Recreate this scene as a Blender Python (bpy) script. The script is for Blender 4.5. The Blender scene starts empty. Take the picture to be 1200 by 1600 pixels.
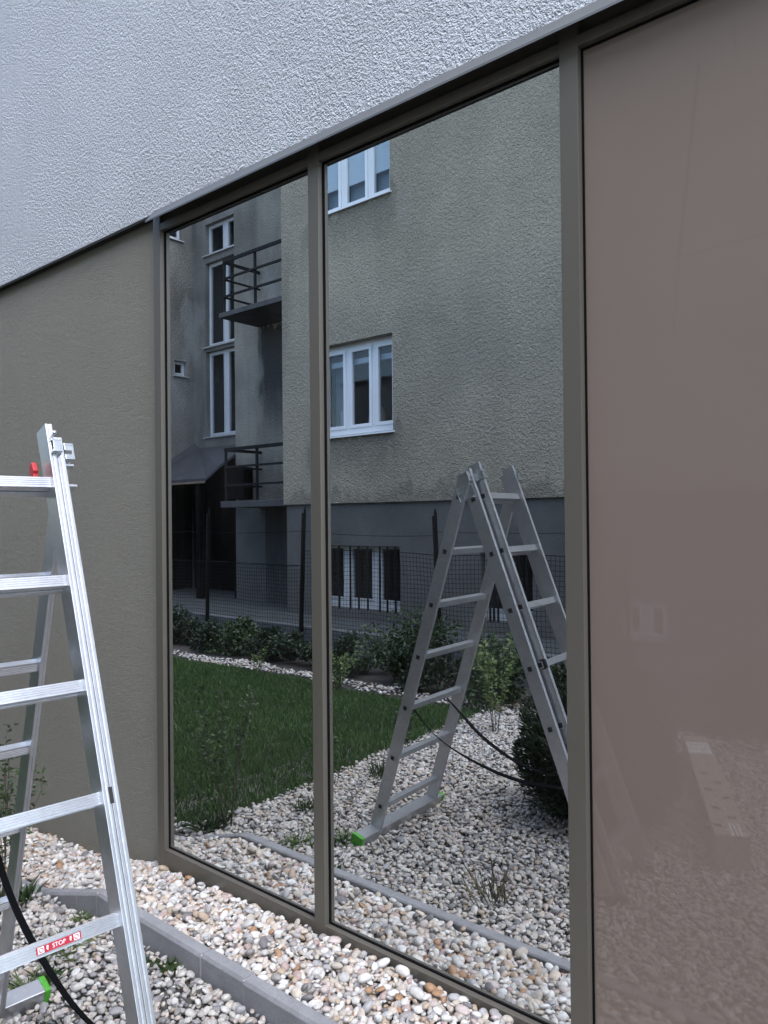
import bpy, bmesh, math, random
import numpy as np
from mathutils import Vector, Matrix

rng = random.Random(7)
nrs = np.random.RandomState(7)
sc = bpy.context.scene
C = bpy.context.collection

# ------------------------------------------------------------------ camera
CAM = Vector((0.0, -2.0867, 1.4683))
yaw, pitch, roll = 0.7109, 0.0084, -0.0102
fw = Vector((-math.sin(yaw)*math.cos(pitch), math.cos(yaw)*math.cos(pitch), math.sin(pitch)))
rt0 = Vector((math.cos(yaw), math.sin(yaw), 0)); up0 = rt0.cross(fw)
rt = rt0*math.cos(roll) + up0*math.sin(roll); up = -rt0*math.sin(roll) + up0*math.cos(roll)
cd = bpy.data.cameras.new('camera'); cam = bpy.data.objects.new('camera', cd); C.objects.link(cam)
cd.sensor_fit = 'HORIZONTAL'; cd.sensor_width = 36.0; cd.lens = 36.0*1204.9/1200.0
cd.clip_start = 0.05; cd.clip_end = 2000
M = Matrix.Identity(4)
for i in range(3):
    M[i][0] = rt[i]; M[i][1] = up[i]; M[i][2] = -fw[i]; M[i][3] = CAM[i]
cam.matrix_world = M
sc.camera = cam

# ------------------------------------------------------------------ sky, sun, exposure
w = bpy.data.worlds.new('World'); sc.world = w; w.use_nodes = True
nt = w.node_tree; nt.nodes.clear()
sky = nt.nodes.new('ShaderNodeTexSky'); sky.sky_type = 'NISHITA'; sky.sun_disc = False
SUN_DIR = Vector((0.40, -0.17, 0.90)).normalized()
sky.sun_elevation = math.asin(SUN_DIR.z); sky.sun_rotation = math.atan2(SUN_DIR.x, SUN_DIR.y)
sky.air_density = 1.0; sky.dust_density = 1.5; sky.ozone_density = 1.0
hs = nt.nodes.new('ShaderNodeHueSaturation'); hs.inputs['Saturation'].default_value = 1.0
bg = nt.nodes.new('ShaderNodeBackground'); bg.inputs['Strength'].default_value = 0.15
out = nt.nodes.new('ShaderNodeOutputWorld')
nt.links.new(sky.outputs[0], hs.inputs['Color']); nt.links.new(hs.outputs[0], bg.inputs[0]); nt.links.new(bg.outputs[0], out.inputs[0])
sd = bpy.data.lights.new('sun', 'SUN'); sd.energy = 1.2; sd.angle = math.radians(100); sd.color = (1.0, 0.99, 0.975)
so = bpy.data.objects.new('sun', sd); C.objects.link(so)
so.rotation_euler = (-SUN_DIR).to_track_quat('-Z', 'Y').to_euler()
vs = sc.view_settings
vs.view_transform = 'Standard'; vs.look = 'None'; vs.exposure = 2.08; vs.gamma = 1.0; vs.use_curve_mapping = False
sc.cycles.max_bounces = 10; sc.cycles.glossy_bounces = 6; sc.cycles.transparent_max_bounces = 12

# ------------------------------------------------------------------ helpers
def mat(name, color, rough=0.7, metal=0.0, spec=0.5, var=0.0, vscale=3.0, var2=0.0, vscale2=40.0,
        bump=0.0, bscale=60.0, bdist=0.004, ior=1.5, coords='world', stretch=None, detail=6.0):
    m = bpy.data.materials.new(name); m.use_nodes = True
    N = m.node_tree.nodes; L = m.node_tree.links
    b = N['Principled BSDF']
    b.inputs['Base Color'].default_value = (*color, 1); b.inputs['Roughness'].default_value = rough
    b.inputs['Metallic'].default_value = metal; b.inputs['Specular IOR Level'].default_value = spec
    b.inputs['IOR'].default_value = ior
    if coords == 'world':
        g = N.new('ShaderNodeNewGeometry'); vec = g.outputs['Position']
    else:
        g = N.new('ShaderNodeTexCoord'); vec = g.outputs['Object']
    if stretch:
        mp = N.new('ShaderNodeMapping'); mp.inputs['Scale'].default_value = stretch
        L.new(vec, mp.inputs[0]); vec = mp.outputs[0]
    col = None
    for v, s in ((var, vscale), (var2, vscale2)):
        if v:
            t = N.new('ShaderNodeTexNoise'); t.inputs['Scale'].default_value = s; t.inputs['Detail'].default_value = detail
            t.inputs['Roughness'].default_value = 0.6
            L.new(vec, t.inputs['Vector'])
            mr = N.new('ShaderNodeMapRange'); mr.inputs[1].default_value = 0.25; mr.inputs[2].default_value = 0.75
            mr.inputs[3].default_value = 1-v; mr.inputs[4].default_value = 1+v
            L.new(t.outputs[0], mr.inputs[0])
            mx = N.new('ShaderNodeMix'); mx.data_type = 'RGBA'; mx.blend_type = 'MULTIPLY'; mx.inputs[0].default_value = 1
            if col is None: mx.inputs[6].default_value = (*color, 1)
            else: L.new(col, mx.inputs[6])
            L.new(mr.outputs[0], mx.inputs[7]); col = mx.outputs[2]
    if col is not None: L.new(col, b.inputs['Base Color'])
    if bump:
        t = N.new('ShaderNodeTexNoise'); t.inputs['Scale'].default_value = bscale; t.inputs['Detail'].default_value = 4
        L.new(vec, t.inputs['Vector'])
        bp = N.new('ShaderNodeBump'); bp.inputs['Strength'].default_value = bump; bp.inputs['Distance'].default_value = bdist
        L.new(t.outputs[0], bp.inputs['Height']); L.new(bp.outputs[0], b.inputs['Normal'])
    m['_col'] = 1
    return m

def colour_out(m):
    """socket that feeds the base colour (adds a constant node when none does)"""
    N = m.node_tree.nodes; L = m.node_tree.links; b = N['Principled BSDF']
    s = b.inputs['Base Color']
    if s.is_linked: return s.links[0].from_socket
    r = N.new('ShaderNodeRGB'); r.outputs[0].default_value = s.default_value
    L.new(r.outputs[0], s); return r.outputs[0]

class MB:
    """collects polygons into one mesh object"""
    def __init__(s): s.v = []; s.f = []
    def poly(s, pts, faces):
        n = len(s.v); s.v += [tuple(p) for p in pts]; s.f += [tuple(n+i for i in f) for f in faces]; return s
    def box(s, x0, x1, y0, y1, z0, z1, T=None):
        p = [(x, y, z) for z in (z0, z1) for y in (y0, y1) for x in (x0, x1)]
        if T: p = [T(*q) for q in p]
        return s.poly(p, [(0,2,3,1),(4,5,7,6),(0,1,5,4),(2,6,7,3),(0,4,6,2),(1,3,7,5)])
    def prism(s, prof, a0, a1, place, cap=True):
        """profile [(p,q)] extruded from a0 to a1; place(p,q,a) -> point"""
        n = len(prof); pts = [place(p, q, a0) for p, q in prof] + [place(p, q, a1) for p, q in prof]
        fs = [(i, (i+1) % n, n+(i+1) % n, n+i) for i in range(n)]
        if cap: fs += [tuple(reversed(range(n))), tuple(range(n, 2*n))]
        return s.poly(pts, fs)
    def tube(s, path, r, n=8, taper=None):
        path = [Vector(p) for p in path]; rings = []
        for i, p in enumerate(path):
            d = (path[min(i+1, len(path)-1)] - path[max(i-1, 0)]).normalized()
            a = d.cross(Vector((0,0,1))); a = a.normalized() if a.length > 1e-3 else Vector((1,0,0))
            b = d.cross(a); rr = r if taper is None else r*(1-(1-taper)*i/max(1, len(path)-1))
            rings.append([p + a*rr*math.cos(2*math.pi*k/n) + b*rr*math.sin(2*math.pi*k/n) for k in range(n)])
        pts = [q for rg in rings for q in rg]; fs = []
        for i in range(len(path)-1):
            for k in range(n): fs.append((i*n+k, i*n+(k+1) % n, (i+1)*n+(k+1) % n, (i+1)*n+k))
        fs += [tuple(reversed(range(n))), tuple((len(path)-1)*n+k for k in range(n))]
        return s.poly(pts, fs)
    def build(s, name, m, parent=None, smooth=False, bevel=0.0, origin=None):
        me = bpy.data.meshes.new(name); me.from_pydata(s.v, [], s.f)
        bm = bmesh.new(); bm.from_mesh(me)
        bmesh.ops.recalc_face_normals(bm, faces=bm.faces)
        if bevel:
            bmesh.ops.bevel(bm, geom=[e for e in bm.edges if len(e.link_faces) == 2 and e.calc_face_angle(0) > 0.5], offset=bevel, segments=2, affect='EDGES', profile=0.6, clamp_overlap=True)
        bm.to_mesh(me); bm.free()
        if smooth:
            me.shade_smooth()
        me.materials.append(m)
        o = bpy.data.objects.new(name, me); C.objects.link(o)
        if origin is not None:
            me.transform(Matrix.Translation(-Vector(origin))); o.location = origin
        if parent is not None: o.parent = parent; o.matrix_parent_inverse = Matrix.Translation(-Vector(parent.location))
        return o

def box(name, m, parent, x0, x1, y0, y1, z0, z1, bevel=0.0):
    return MB().box(x0, x1, y0, y1, z0, z1).build(name, m, parent, bevel=bevel)

def thing(name, label, cat, loc=(0,0,0), group=None):
    o = bpy.data.objects.new(name, None); C.objects.link(o); o.location = loc; o.empty_display_size = 0.1
    o['label'] = label; o['category'] = cat
    if group: o['group'] = group
    return o
def tag(o, label, cat, group=None):
    o['label'] = label; o['category'] = cat
    if group: o['group'] = group
    return o
def struct(o): o['kind'] = 'structure'; return o

# ------------------------------------------------------------------ ground heights
def sstep(a, b, x):
    t = min(1, max(0, (x-a)/(b-a))); return t*t*(3-2*t)
def lerp(a, b, t): return a+(b-a)*t
def interp(x, xs, ys):
    return float(np.interp(x, xs, ys))
def lawn_edge(y):           # x of the lawn's border towards the gravel
    return interp(-y, [0.4, 1.4, 2.3, 3.6], [-3.62, -3.66, -3.77, -3.85])
def height(x, y):
    if y > -0.385:          # strip between kerb and glass
        zw = interp(x, [-4.8, -3.75, -3.2, -2.2, -1.2, 0], [-.36, -.275, -.155, -.100, -.082, -.080])
        zk = interp(x, [-4.8, -3.6, -3.07, 0], [-.36, -.265, -.118, -.112])
        return lerp(zw, zk, sstep(-.02, -.36, y))
    z = interp(x, [-9, -3.9, -3.5, -3.0], [-.29, -.27, -.245, -.215])
    near = sstep(-1.0, -.42, y)*sstep(-3.3, -2.8, x)
    return z + .035*near

# ------------------------------------------------------------------ materials
M_soil   = mat('soil', (.034,.030,.026), .95, var=.4, vscale=8, bump=.5, bscale=50)
M_grit   = mat('grit', (.105,.098,.088), .95, var=.5, vscale=60, var2=.4, vscale2=220, bump=.8, bscale=180, bdist=.006)
M_white  = mat('white_scratch_plaster', (.85,.89,.93), .9, var=.03, vscale=1.2)
def plaster_relief(m, s1, s2, dist, strength=1.0, patchy=False):
    N = m.node_tree.nodes; L = m.node_tree.links; b = N['Principled BSDF']
    g = N.new('ShaderNodeNewGeometry')
    n0 = N.new('ShaderNodeTexNoise'); n0.inputs['Scale'].default_value = s1; n0.inputs['Detail'].default_value = 3; n0.inputs['Roughness'].default_value = .55; n0.inputs['Distortion'].default_value = .6
    n1 = N.new('ShaderNodeTexNoise'); n1.inputs['Scale'].default_value = s2; n1.inputs['Detail'].default_value = 2
    ad = N.new('ShaderNodeMath'); ad.operation = 'MULTIPLY_ADD'; ad.inputs[1].default_value = .5
    L.new(g.outputs['Position'], n0.inputs['Vector']); L.new(g.outputs['Position'], n1.inputs['Vector'])
    L.new(n1.outputs[0], ad.inputs[0]); L.new(n0.outputs[0], ad.inputs[2])
    bp = N.new('ShaderNodeBump'); bp.inputs['Strength'].default_value = strength; bp.inputs['Distance'].default_value = dist
    L.new(ad.outputs[0], bp.inputs['Height']); L.new(bp.outputs[0], b.inputs['Normal'])
    if patchy:      # the float left smoother and rougher patches; faint run marks
        pn_ = N.new('ShaderNodeTexNoise'); pn_.inputs['Scale'].default_value = 3.2; pn_.inputs['Detail'].default_value = 3; L.new(g.outputs['Position'], pn_.inputs['Vector'])
        pr = N.new('ShaderNodeMapRange'); pr.inputs[1].default_value = .3; pr.inputs[2].default_value = .7; pr.inputs[3].default_value = .86; pr.inputs[4].default_value = 1.0; L.new(pn_.outputs[0], pr.inputs[0]); L.new(pr.outputs[0], bp.inputs['Strength'])
        mp = N.new('ShaderNodeMapping'); mp.inputs['Scale'].default_value = (5,5,.5); L.new(g.outputs['Position'], mp.inputs[0])
        rn = N.new('ShaderNodeTexNoise'); rn.inputs['Scale'].default_value = 1.5; rn.inputs['Detail'].default_value = 4; L.new(mp.outputs[0], rn.inputs['Vector'])
        rr_ = N.new('ShaderNodeMapRange'); rr_.inputs[1].default_value = .5; rr_.inputs[2].default_value = .75; rr_.inputs[3].default_value = 0; rr_.inputs[4].default_value = .05; L.new(rn.outputs[0], rr_.inputs[0])
        mx = N.new('ShaderNodeMix'); mx.data_type = 'RGBA'; L.new(rr_.outputs[0], mx.inputs[0]); L.new(colour_out(m), mx.inputs[6]); mx.inputs[7].default_value = (.45,.46,.46,1); L.new(mx.outputs[2], b.inputs['Base Color'])
plaster_relief(M_white, 68, 180, .125, patchy=True)
M_brown  = mat('taupe_render', (.222,.212,.174), .92, var=.05, vscale=1.5, var2=.05, vscale2=160)
plaster_relief(M_brown, 260, 30, .008)
def wall_wear(m):
    N = m.node_tree.nodes; L = m.node_tree.links; b = N['Principled BSDF']; col = colour_out(m)
    g = N.new('ShaderNodeNewGeometry'); sp = N.new('ShaderNodeSeparateXYZ'); L.new(g.outputs['Position'], sp.inputs[0])
    nz = N.new('ShaderNodeTexNoise'); nz.inputs['Scale'].default_value = 7; nz.inputs['Detail'].default_value = 6; L.new(g.outputs['Position'], nz.inputs['Vector'])
    ad = N.new('ShaderNodeMath'); ad.operation = 'MULTIPLY_ADD'; ad.inputs[1].default_value = .45; L.new(nz.outputs[0], ad.inputs[0]); L.new(sp.outputs[2], ad.inputs[2])
    mr = N.new('ShaderNodeMapRange'); mr.inputs[1].default_value = .22; mr.inputs[2].default_value = -.12; mr.inputs[3].default_value = 0; mr.inputs[4].default_value = .45; L.new(ad.outputs[0], mr.inputs[0])
    mx = N.new('ShaderNodeMix'); mx.data_type = 'RGBA'; L.new(mr.outputs[0], mx.inputs[0]); L.new(col, mx.inputs[6]); mx.inputs[7].default_value = (.15,.135,.105,1)
    mp = N.new('ShaderNodeMapping'); mp.inputs['Scale'].default_value = (1,1,2.2); mp.inputs['Rotation'].default_value = (0,.6,0); L.new(g.outputs['Position'], mp.inputs[0])
    sc_ = N.new('ShaderNodeTexNoise'); sc_.inputs['Scale'].default_value = 5; sc_.inputs['Detail'].default_value = 8; sc_.inputs['Roughness'].default_value = .7; sc_.inputs['Distortion'].default_value = 1.2; L.new(mp.outputs[0], sc_.inputs['Vector'])
    r2 = N.new('ShaderNodeMapRange'); r2.inputs[1].default_value = .60; r2.inputs[2].default_value = .70; r2.inputs[3].default_value = 0; r2.inputs[4].default_value = .16; L.new(sc_.outputs[0], r2.inputs[0])
    m2 = N.new('ShaderNodeMix'); m2.data_type = 'RGBA'; L.new(r2.outputs[0], m2.inputs[0]); L.new(mx.outputs[2], m2.inputs[6]); m2.inputs[7].default_value = (.17,.16,.135,1)
    L.new(m2.outputs[2], b.inputs['Base Color'])
wall_wear(M_brown)
M_frame  = mat('bronze_aluminium', (.112,.102,.083), .42, metal=.2, var=.05, vscale=2.0)
M_flash  = mat('grey_sheet_metal', (.090,.094,.092), .5, metal=.25, var=.06, vscale=4)
M_soffit_shade = mat('dark_soffit_shade', (.03,.03,.028), .8, spec=.2)
M_gasket = mat('black_rubber', (.006,.006,.007), .9, spec=.08)
M_alu    = mat('brushed_aluminium', (.52,.53,.55), .36, metal=.92, var=.10, vscale=9, var2=.08, vscale2=60, coords='object')
M_steel  = mat('galvanised_steel', (.58,.62,.64), .28, metal=1.0, var=.12, vscale=30)
M_black  = mat('black_plastic', (.012,.012,.014), .5)
M_webbing = mat('black_webbing', (.004,.004,.005), .9, spec=.08, bump=.4, bscale=300, bdist=.001)
M_red    = mat('red_plastic', (.36,.010,.016), .5)
M_redlab = mat('red_sticker', (.36,.012,.03), .45, var=.12, vscale=60)
M_wlab   = mat('white_print', (.82,.80,.80), .5)
M_greenp = mat('green_plastic', (.055,.27,.018), .5, var=.15, vscale=40)
M_kerb   = mat('concrete_kerb', (.20,.203,.21), .9, var=.22, vscale=9, var2=.12, vscale2=90, bump=.35, bscale=160, bdist=.003)
M_conc   = mat('yard_concrete', (.040,.044,.045), .9, var=.25, vscale=3, bump=.3, bscale=60)
M_lowall = mat('low_wall_concrete', (.115,.12,.13), .9, var=.3, vscale=4, bump=.4, bscale=40)
M_iron   = mat('dark_iron', (.006,.0065,.007), .8, spec=.12, var=.3, vscale=20)
M_rail   = mat('weathered_rail_paint', (.010,.0105,.011), .8, spec=.15, var=.3, vscale=10)
M_wire   = mat('dark_wire', (.004,.0045,.005), .8, spec=.1)
M_roofing = mat('tar_roofing', (.034,.035,.040), .85, var=.35, vscale=2.5, bump=.4, bscale=30)
M_plank  = mat('dark_old_timber', (.0035,.003,.003), .95, spec=.1, var=.4, vscale=6)
M_pvc    = mat('white_window_frame', (.60,.62,.63), .4, var=.03, vscale=3)
M_oldwin = mat('old_white_paint', (.48,.50,.52), .6, var=.10, vscale=8)
M_room   = mat('room_paint', (.10,.095,.09), .9)
M_curtain = mat('net_curtain', (.75,.75,.74), .9, var=.1, vscale=20, stretch=(30,30,1))
M_greycurt = mat('grey_curtain', (.30,.33,.36), .9)
M_blind  = mat('pale_roller_blind', (.80,.81,.82), .8)
M_shade  = mat('beige_lampshade', (.55,.47,.36), .8)
M_sheet  = mat('zinc_sill', (.50,.52,.54), .45, metal=.5)
M_card   = mat('cardboard', (.34,.23,.16), .85, var=.08, vscale=6)
M_cardtop = mat('pale_tape', (.36,.31,.27), .6)

# opposite facade plaster: dashed render with grime and pale repair patches
def facade_mat(name, base, grime, patch, streak, relief):
    m = mat(name, base, .95)
    N = m.node_tree.nodes; L = m.node_tree.links; b = N['Principled BSDF']
    g = N.new('ShaderNodeNewGeometry')
    def noise(scale, stretch=(1,1,1), detail=6):
        mp = N.new('ShaderNodeMapping'); mp.inputs['Scale'].default_value = stretch
        t = N.new('ShaderNodeTexNoise'); t.inputs['Scale'].default_value = scale; t.inputs['Detail'].default_value = detail; t.inputs['Roughness'].default_value = .62
        L.new(g.outputs['Position'], mp.inputs[0]); L.new(mp.outputs[0], t.inputs['Vector']); return t.outputs[0]
    def rng_(s, a, b_, c, d):
        mr = N.new('ShaderNodeMapRange'); mr.inputs[1].default_value=a; mr.inputs[2].default_value=b_; mr.inputs[3].default_value=c; mr.inputs[4].default_value=d
        L.new(s, mr.inputs[0]); return mr.outputs[0]
    def mixc(fac, a, bcol, mode='MIX'):
        mx = N.new('ShaderNodeMix'); mx.data_type='RGBA'; mx.blend_type = mode
        if isinstance(fac, float): mx.inputs[0].default_value = fac
        else: L.new(fac, mx.inputs[0])
        for i, s in ((6, a), (7, bcol)):
            if isinstance(s, tuple): mx.inputs[i].default_value = (*s, 1)
            else: L.new(s, mx.inputs[i])
        return mx.outputs[2]
    c = mixc(rng_(noise(.7), .40, .66, 0, grime), base, tuple(x*.55 for x in base))
    c = mixc(rng_(noise(1.6, (1,1,.22)), .52, .72, 0, streak), c, tuple(x*.5 for x in base))
    c = mixc(rng_(noise(1.1, (1,1,.5), 4), .60, .68, 0, patch), c, (.30,.31,.31))
    c = mixc(1.0, c, rng_(noise(45, detail=3), .3, .7, .80, 1.18), 'MULTIPLY')
    L.new(c, b.inputs['Base Color'])
    plaster_relief(m, 26, 70, relief)
    return m
M_fac  = facade_mat('old_dashed_render', (.325,.292,.222), .45, .10, .25, .05)
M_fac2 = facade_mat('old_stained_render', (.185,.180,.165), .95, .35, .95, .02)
def stain(m, boxes, dark):
    """grime with ragged edges: boxes (axis range, z range, soft, strength) in metres"""
    N = m.node_tree.nodes; L = m.node_tree.links; b = N['Principled BSDF']; col = colour_out(m)
    g = N.new('ShaderNodeNewGeometry'); sp = N.new('ShaderNodeSeparateXYZ'); L.new(g.outputs['Position'], sp.inputs[0])
    mp = N.new('ShaderNodeMapping'); mp.inputs['Scale'].default_value = (1,1,.25); L.new(g.outputs['Position'], mp.inputs[0])
    nz = N.new('ShaderNodeTexNoise'); nz.inputs['Scale'].default_value = 5; nz.inputs['Detail'].default_value = 5; L.new(mp.outputs[0], nz.inputs['Vector'])
    def mth(op, a, b_=None, c=None):
        n = N.new('ShaderNodeMath'); n.operation = op
        for i, q in enumerate((a, b_, c)):
            if q is None: continue
            if isinstance(q, (int, float)): n.inputs[i].default_value = q
            else: L.new(q, n.inputs[i])
        return n.outputs[0]
    def ss(v, a, c):
        n = N.new('ShaderNodeMapRange'); n.interpolation_type = 'SMOOTHSTEP'; n.inputs[1].default_value = a; n.inputs[2].default_value = c; L.new(v, n.inputs[0]); return n.outputs[0]
    X = mth('MULTIPLY_ADD', mth('SUBTRACT', nz.outputs[0], .5), .7, sp.outputs[0]); Z = mth('MULTIPLY_ADD', mth('SUBTRACT', nz.outputs[0], .5), .9, sp.outputs[2])
    tot = None
    for x0, x1, z0, z1, sx, szlo, szhi, st in boxes:
        k = mth('MULTIPLY', mth('MULTIPLY', ss(X, x0-sx, x0+sx), ss(X, x1+sx, x1-sx)), mth('MULTIPLY', ss(Z, z0-szlo, z0+szlo), ss(Z, z1+szhi, z1-szhi)))
        k = mth('MULTIPLY', k, st); tot = k if tot is None else mth('MAXIMUM', tot, k)
    mx = N.new('ShaderNodeMix'); mx.data_type = 'RGBA'; L.new(tot, mx.inputs[0]); L.new(col, mx.inputs[6]); mx.inputs[7].default_value = (*dark, 1)
    L.new(mx.outputs[2], b.inputs['Base Color'])
stain(M_fac, [(-8.6,-6.8,2.25,2.70,.15,.30,.03,.42), (-8.6,-6.8,5.6,6.05,.15,.35,.03,.40), (-9.3,-8.9,4.2,5.6,.15,.5,.4,.35), (-9.3,5,1.6,1.86,.2,.15,.12,.45)], (.075,.072,.065))
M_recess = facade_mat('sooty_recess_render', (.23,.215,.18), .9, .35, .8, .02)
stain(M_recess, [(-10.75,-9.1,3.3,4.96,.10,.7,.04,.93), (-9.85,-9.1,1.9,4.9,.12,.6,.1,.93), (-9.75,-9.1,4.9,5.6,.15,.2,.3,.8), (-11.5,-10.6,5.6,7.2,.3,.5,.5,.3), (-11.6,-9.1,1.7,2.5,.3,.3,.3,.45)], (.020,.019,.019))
M_plinth = mat('grey_plinth_render', (.074,.073,.070), .95, var=.22, vscale=2.0, var2=.1, vscale2=40, bump=.5, bscale=50, bdist=.01)

# mirrored solar glass: most light bounces off the coating
def glass_mirror():
    m = bpy.data.materials.new('mirrored_solar_glass'); m.use_nodes = True
    N = m.node_tree.nodes; L = m.node_tree.links; b = N['Principled BSDF']
    b.inputs['Base Color'].default_value = (.69,.71,.72,1); b.inputs['Metallic'].default_value = 1; b.inputs['Roughness'].default_value = .0
    g = N.new('ShaderNodeNewGeometry'); t = N.new('ShaderNodeTexNoise'); t.inputs['Scale'].default_value = 1.3; t.inputs['Detail'].default_value = 1
    L.new(g.outputs['Position'], t.inputs['Vector'])
    bp = N.new('ShaderNodeBump'); bp.inputs['Strength'].default_value = .06; bp.inputs['Distance'].default_value = .004
    L.new(t.outputs[0], bp.inputs['Height']); L.new(bp.outputs[0], b.inputs['Normal'])
    # thin film of dust, wiped unevenly, with dried drops
    df = N.new('ShaderNodeBsdfDiffuse'); df.inputs[0].default_value = (.42,.42,.41,1)
    d1 = N.new('ShaderNodeTexNoise'); d1.inputs['Scale'].default_value = 2.4; d1.inputs['Detail'].default_value = 5
    mp = N.new('ShaderNodeMapping'); mp.inputs['Scale'].default_value = (1.6,1,.45); L.new(g.outputs['Position'], mp.inputs[0]); L.new(mp.outputs[0], d1.inputs['Vector'])
    r1 = N.new('ShaderNodeMapRange'); r1.inputs[1].default_value = .35; r1.inputs[2].default_value = .75; r1.inputs[3].default_value = .002; r1.inputs[4].default_value = .022; L.new(d1.outputs[0], r1.inputs[0])
    vo = N.new('ShaderNodeTexVoronoi'); vo.inputs['Scale'].default_value = 34; L.new(g.outputs['Position'], vo.inputs['Vector'])
    r2 = N.new('ShaderNodeMapRange'); r2.inputs[1].default_value = .16; r2.inputs[2].default_value = .08; r2.inputs[3].default_value = 0; r2.inputs[4].default_value = .018; L.new(vo.outputs['Distance'], r2.inputs[0])
    sz = N.new('ShaderNodeSeparateXYZ'); L.new(g.outputs['Position'], sz.inputs[0])
    sn = N.new('ShaderNodeTexNoise'); sn.inputs['Scale'].default_value = 9; sn.inputs['Detail'].default_value = 6; L.new(g.outputs['Position'], sn.inputs['Vector'])
    sa = N.new('ShaderNodeMath'); sa.operation = 'MULTIPLY_ADD'; sa.inputs[1].default_value = .3; L.new(sn.outputs[0], sa.inputs[0]); L.new(sz.outputs[2], sa.inputs[2])
    sr = N.new('ShaderNodeMapRange'); sr.inputs[1].default_value = .22; sr.inputs[2].default_value = .06; sr.inputs[3].default_value = 0; sr.inputs[4].default_value = .07; L.new(sa.outputs[0], sr.inputs[0])
    a0_ = N.new('ShaderNodeMath'); a0_.operation = 'ADD'; L.new(r1.outputs[0], a0_.inputs[0]); L.new(sr.outputs[0], a0_.inputs[1])
    ad = N.new('ShaderNodeMath'); ad.operation = 'ADD'; L.new(a0_.outputs[0], ad.inputs[0]); L.new(r2.outputs[0], ad.inputs[1])
    ms = N.new('ShaderNodeMixShader'); L.new(ad.outputs[0], ms.inputs[0]); L.new(b.outputs[0], ms.inputs[1]); L.new(df.outputs[0], ms.inputs[2]); L.new(ms.outputs[0], N['Material Output'].inputs[0])
    return m
M_mirror = glass_mirror()
def glass_clear():
    m = bpy.data.materials.new('window_glass'); m.use_nodes = True
    N = m.node_tree.nodes; L = m.node_tree.links; N.remove(N['Principled BSDF']); o = N['Material Output']
    tr = N.new('ShaderNodeBsdfTransparent'); tr.inputs[0].default_value = (.80,.84,.86,1)
    gl = N.new('ShaderNodeBsdfGlossy'); gl.inputs['Roughness'].default_value = .02
    lw_ = N.new('ShaderNodeLayerWeight'); lw_.inputs[0].default_value = .5
    pw = N.new('ShaderNodeMath'); pw.operation = 'POWER'; pw.inputs[1].default_value = 4.5; L.new(lw_.outputs['Facing'], pw.inputs[0])
    fr = N.new('ShaderNodeMath'); fr.operation = 'MULTIPLY_ADD'; fr.inputs[1].default_value = .8; fr.inputs[2].default_value = .025; L.new(pw.outputs[0], fr.inputs[0])
    mx = N.new('ShaderNodeMixShader'); L.new(fr.outputs[0], mx.inputs[0]); L.new(tr.outputs[0], mx.inputs[1]); L.new(gl.outputs[0], mx.inputs[2])
    L.new(mx.outputs[0], o.inputs[0]); return m
M_glass = glass_clear()
# brown backed pane with thin darker streaks (object space, so they stay on the pane)
def brown_pane():
    m = mat('brown_backed_glass', (.186,.147,.123), .008, spec=.5, ior=1.62, var=.05, vscale=1.0)
    N = m.node_tree.nodes; L = m.node_tree.links; b = N['Principled BSDF']
    g = N.new('ShaderNodeNewGeometry'); sp = N.new('ShaderNodeSeparateXYZ'); L.new(g.outputs['Position'], sp.inputs[0])
    def mth(op, a, b_=None, clamp=False):
        n = N.new('ShaderNodeMath'); n.operation = op; n.use_clamp = clamp
        for i, s in enumerate((a, b_)):
            if s is None: continue
            if isinstance(s, (int, float)): n.inputs[i].default_value = s
            else: L.new(s, n.inputs[i])
        return n.outputs[0]
    X, Z = sp.outputs[0], sp.outputs[2]
    col = colour_out(m); tot = None
    for (x0, z0, x1, z1, wd, amt) in [(-.683,2.66,-.742,2.17,.0075,.10), (-.760,2.165,-.66,2.165,.003,.08), (-.66,2.165,-.50,2.175,.003,.08), (-.597,2.74,-.592,2.66,.006,.07), (-.742,2.17,-.760,1.95,.006,.05)]:
        lx, lz = x1-x0, z1-z0; ll = lx*lx+lz*lz
        t = mth('ADD', mth('MULTIPLY', mth('SUBTRACT', X, x0), lx/ll), mth('MULTIPLY', mth('SUBTRACT', Z, z0), lz/ll))
        t = mth('MINIMUM', mth('MAXIMUM', t, 0.0), 1.0)
        dx = mth('SUBTRACT', mth('SUBTRACT', X, x0), mth('MULTIPLY', t, lx)); dz = mth('SUBTRACT', mth('SUBTRACT', Z, z0), mth('MULTIPLY', t, lz))
        d = mth('SQRT', mth('ADD', mth('MULTIPLY', dx, dx), mth('MULTIPLY', dz, dz)))
        k = mth('MULTIPLY', mth('SUBTRACT', 1.0, mth('DIVIDE', d, wd), True), amt)
        tot = k if tot is None else mth('MAXIMUM', tot, k)
    mx = N.new('ShaderNodeMix'); mx.data_type = 'RGBA'; L.new(tot, mx.inputs[0]); L.new(col, mx.inputs[6]); mx.inputs[7].default_value = (.03,.03,.03,1)
    L.new(mx.outputs[2], b.inputs['Base Color'])
    return m
M_brownpane = brown_pane()

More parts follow.
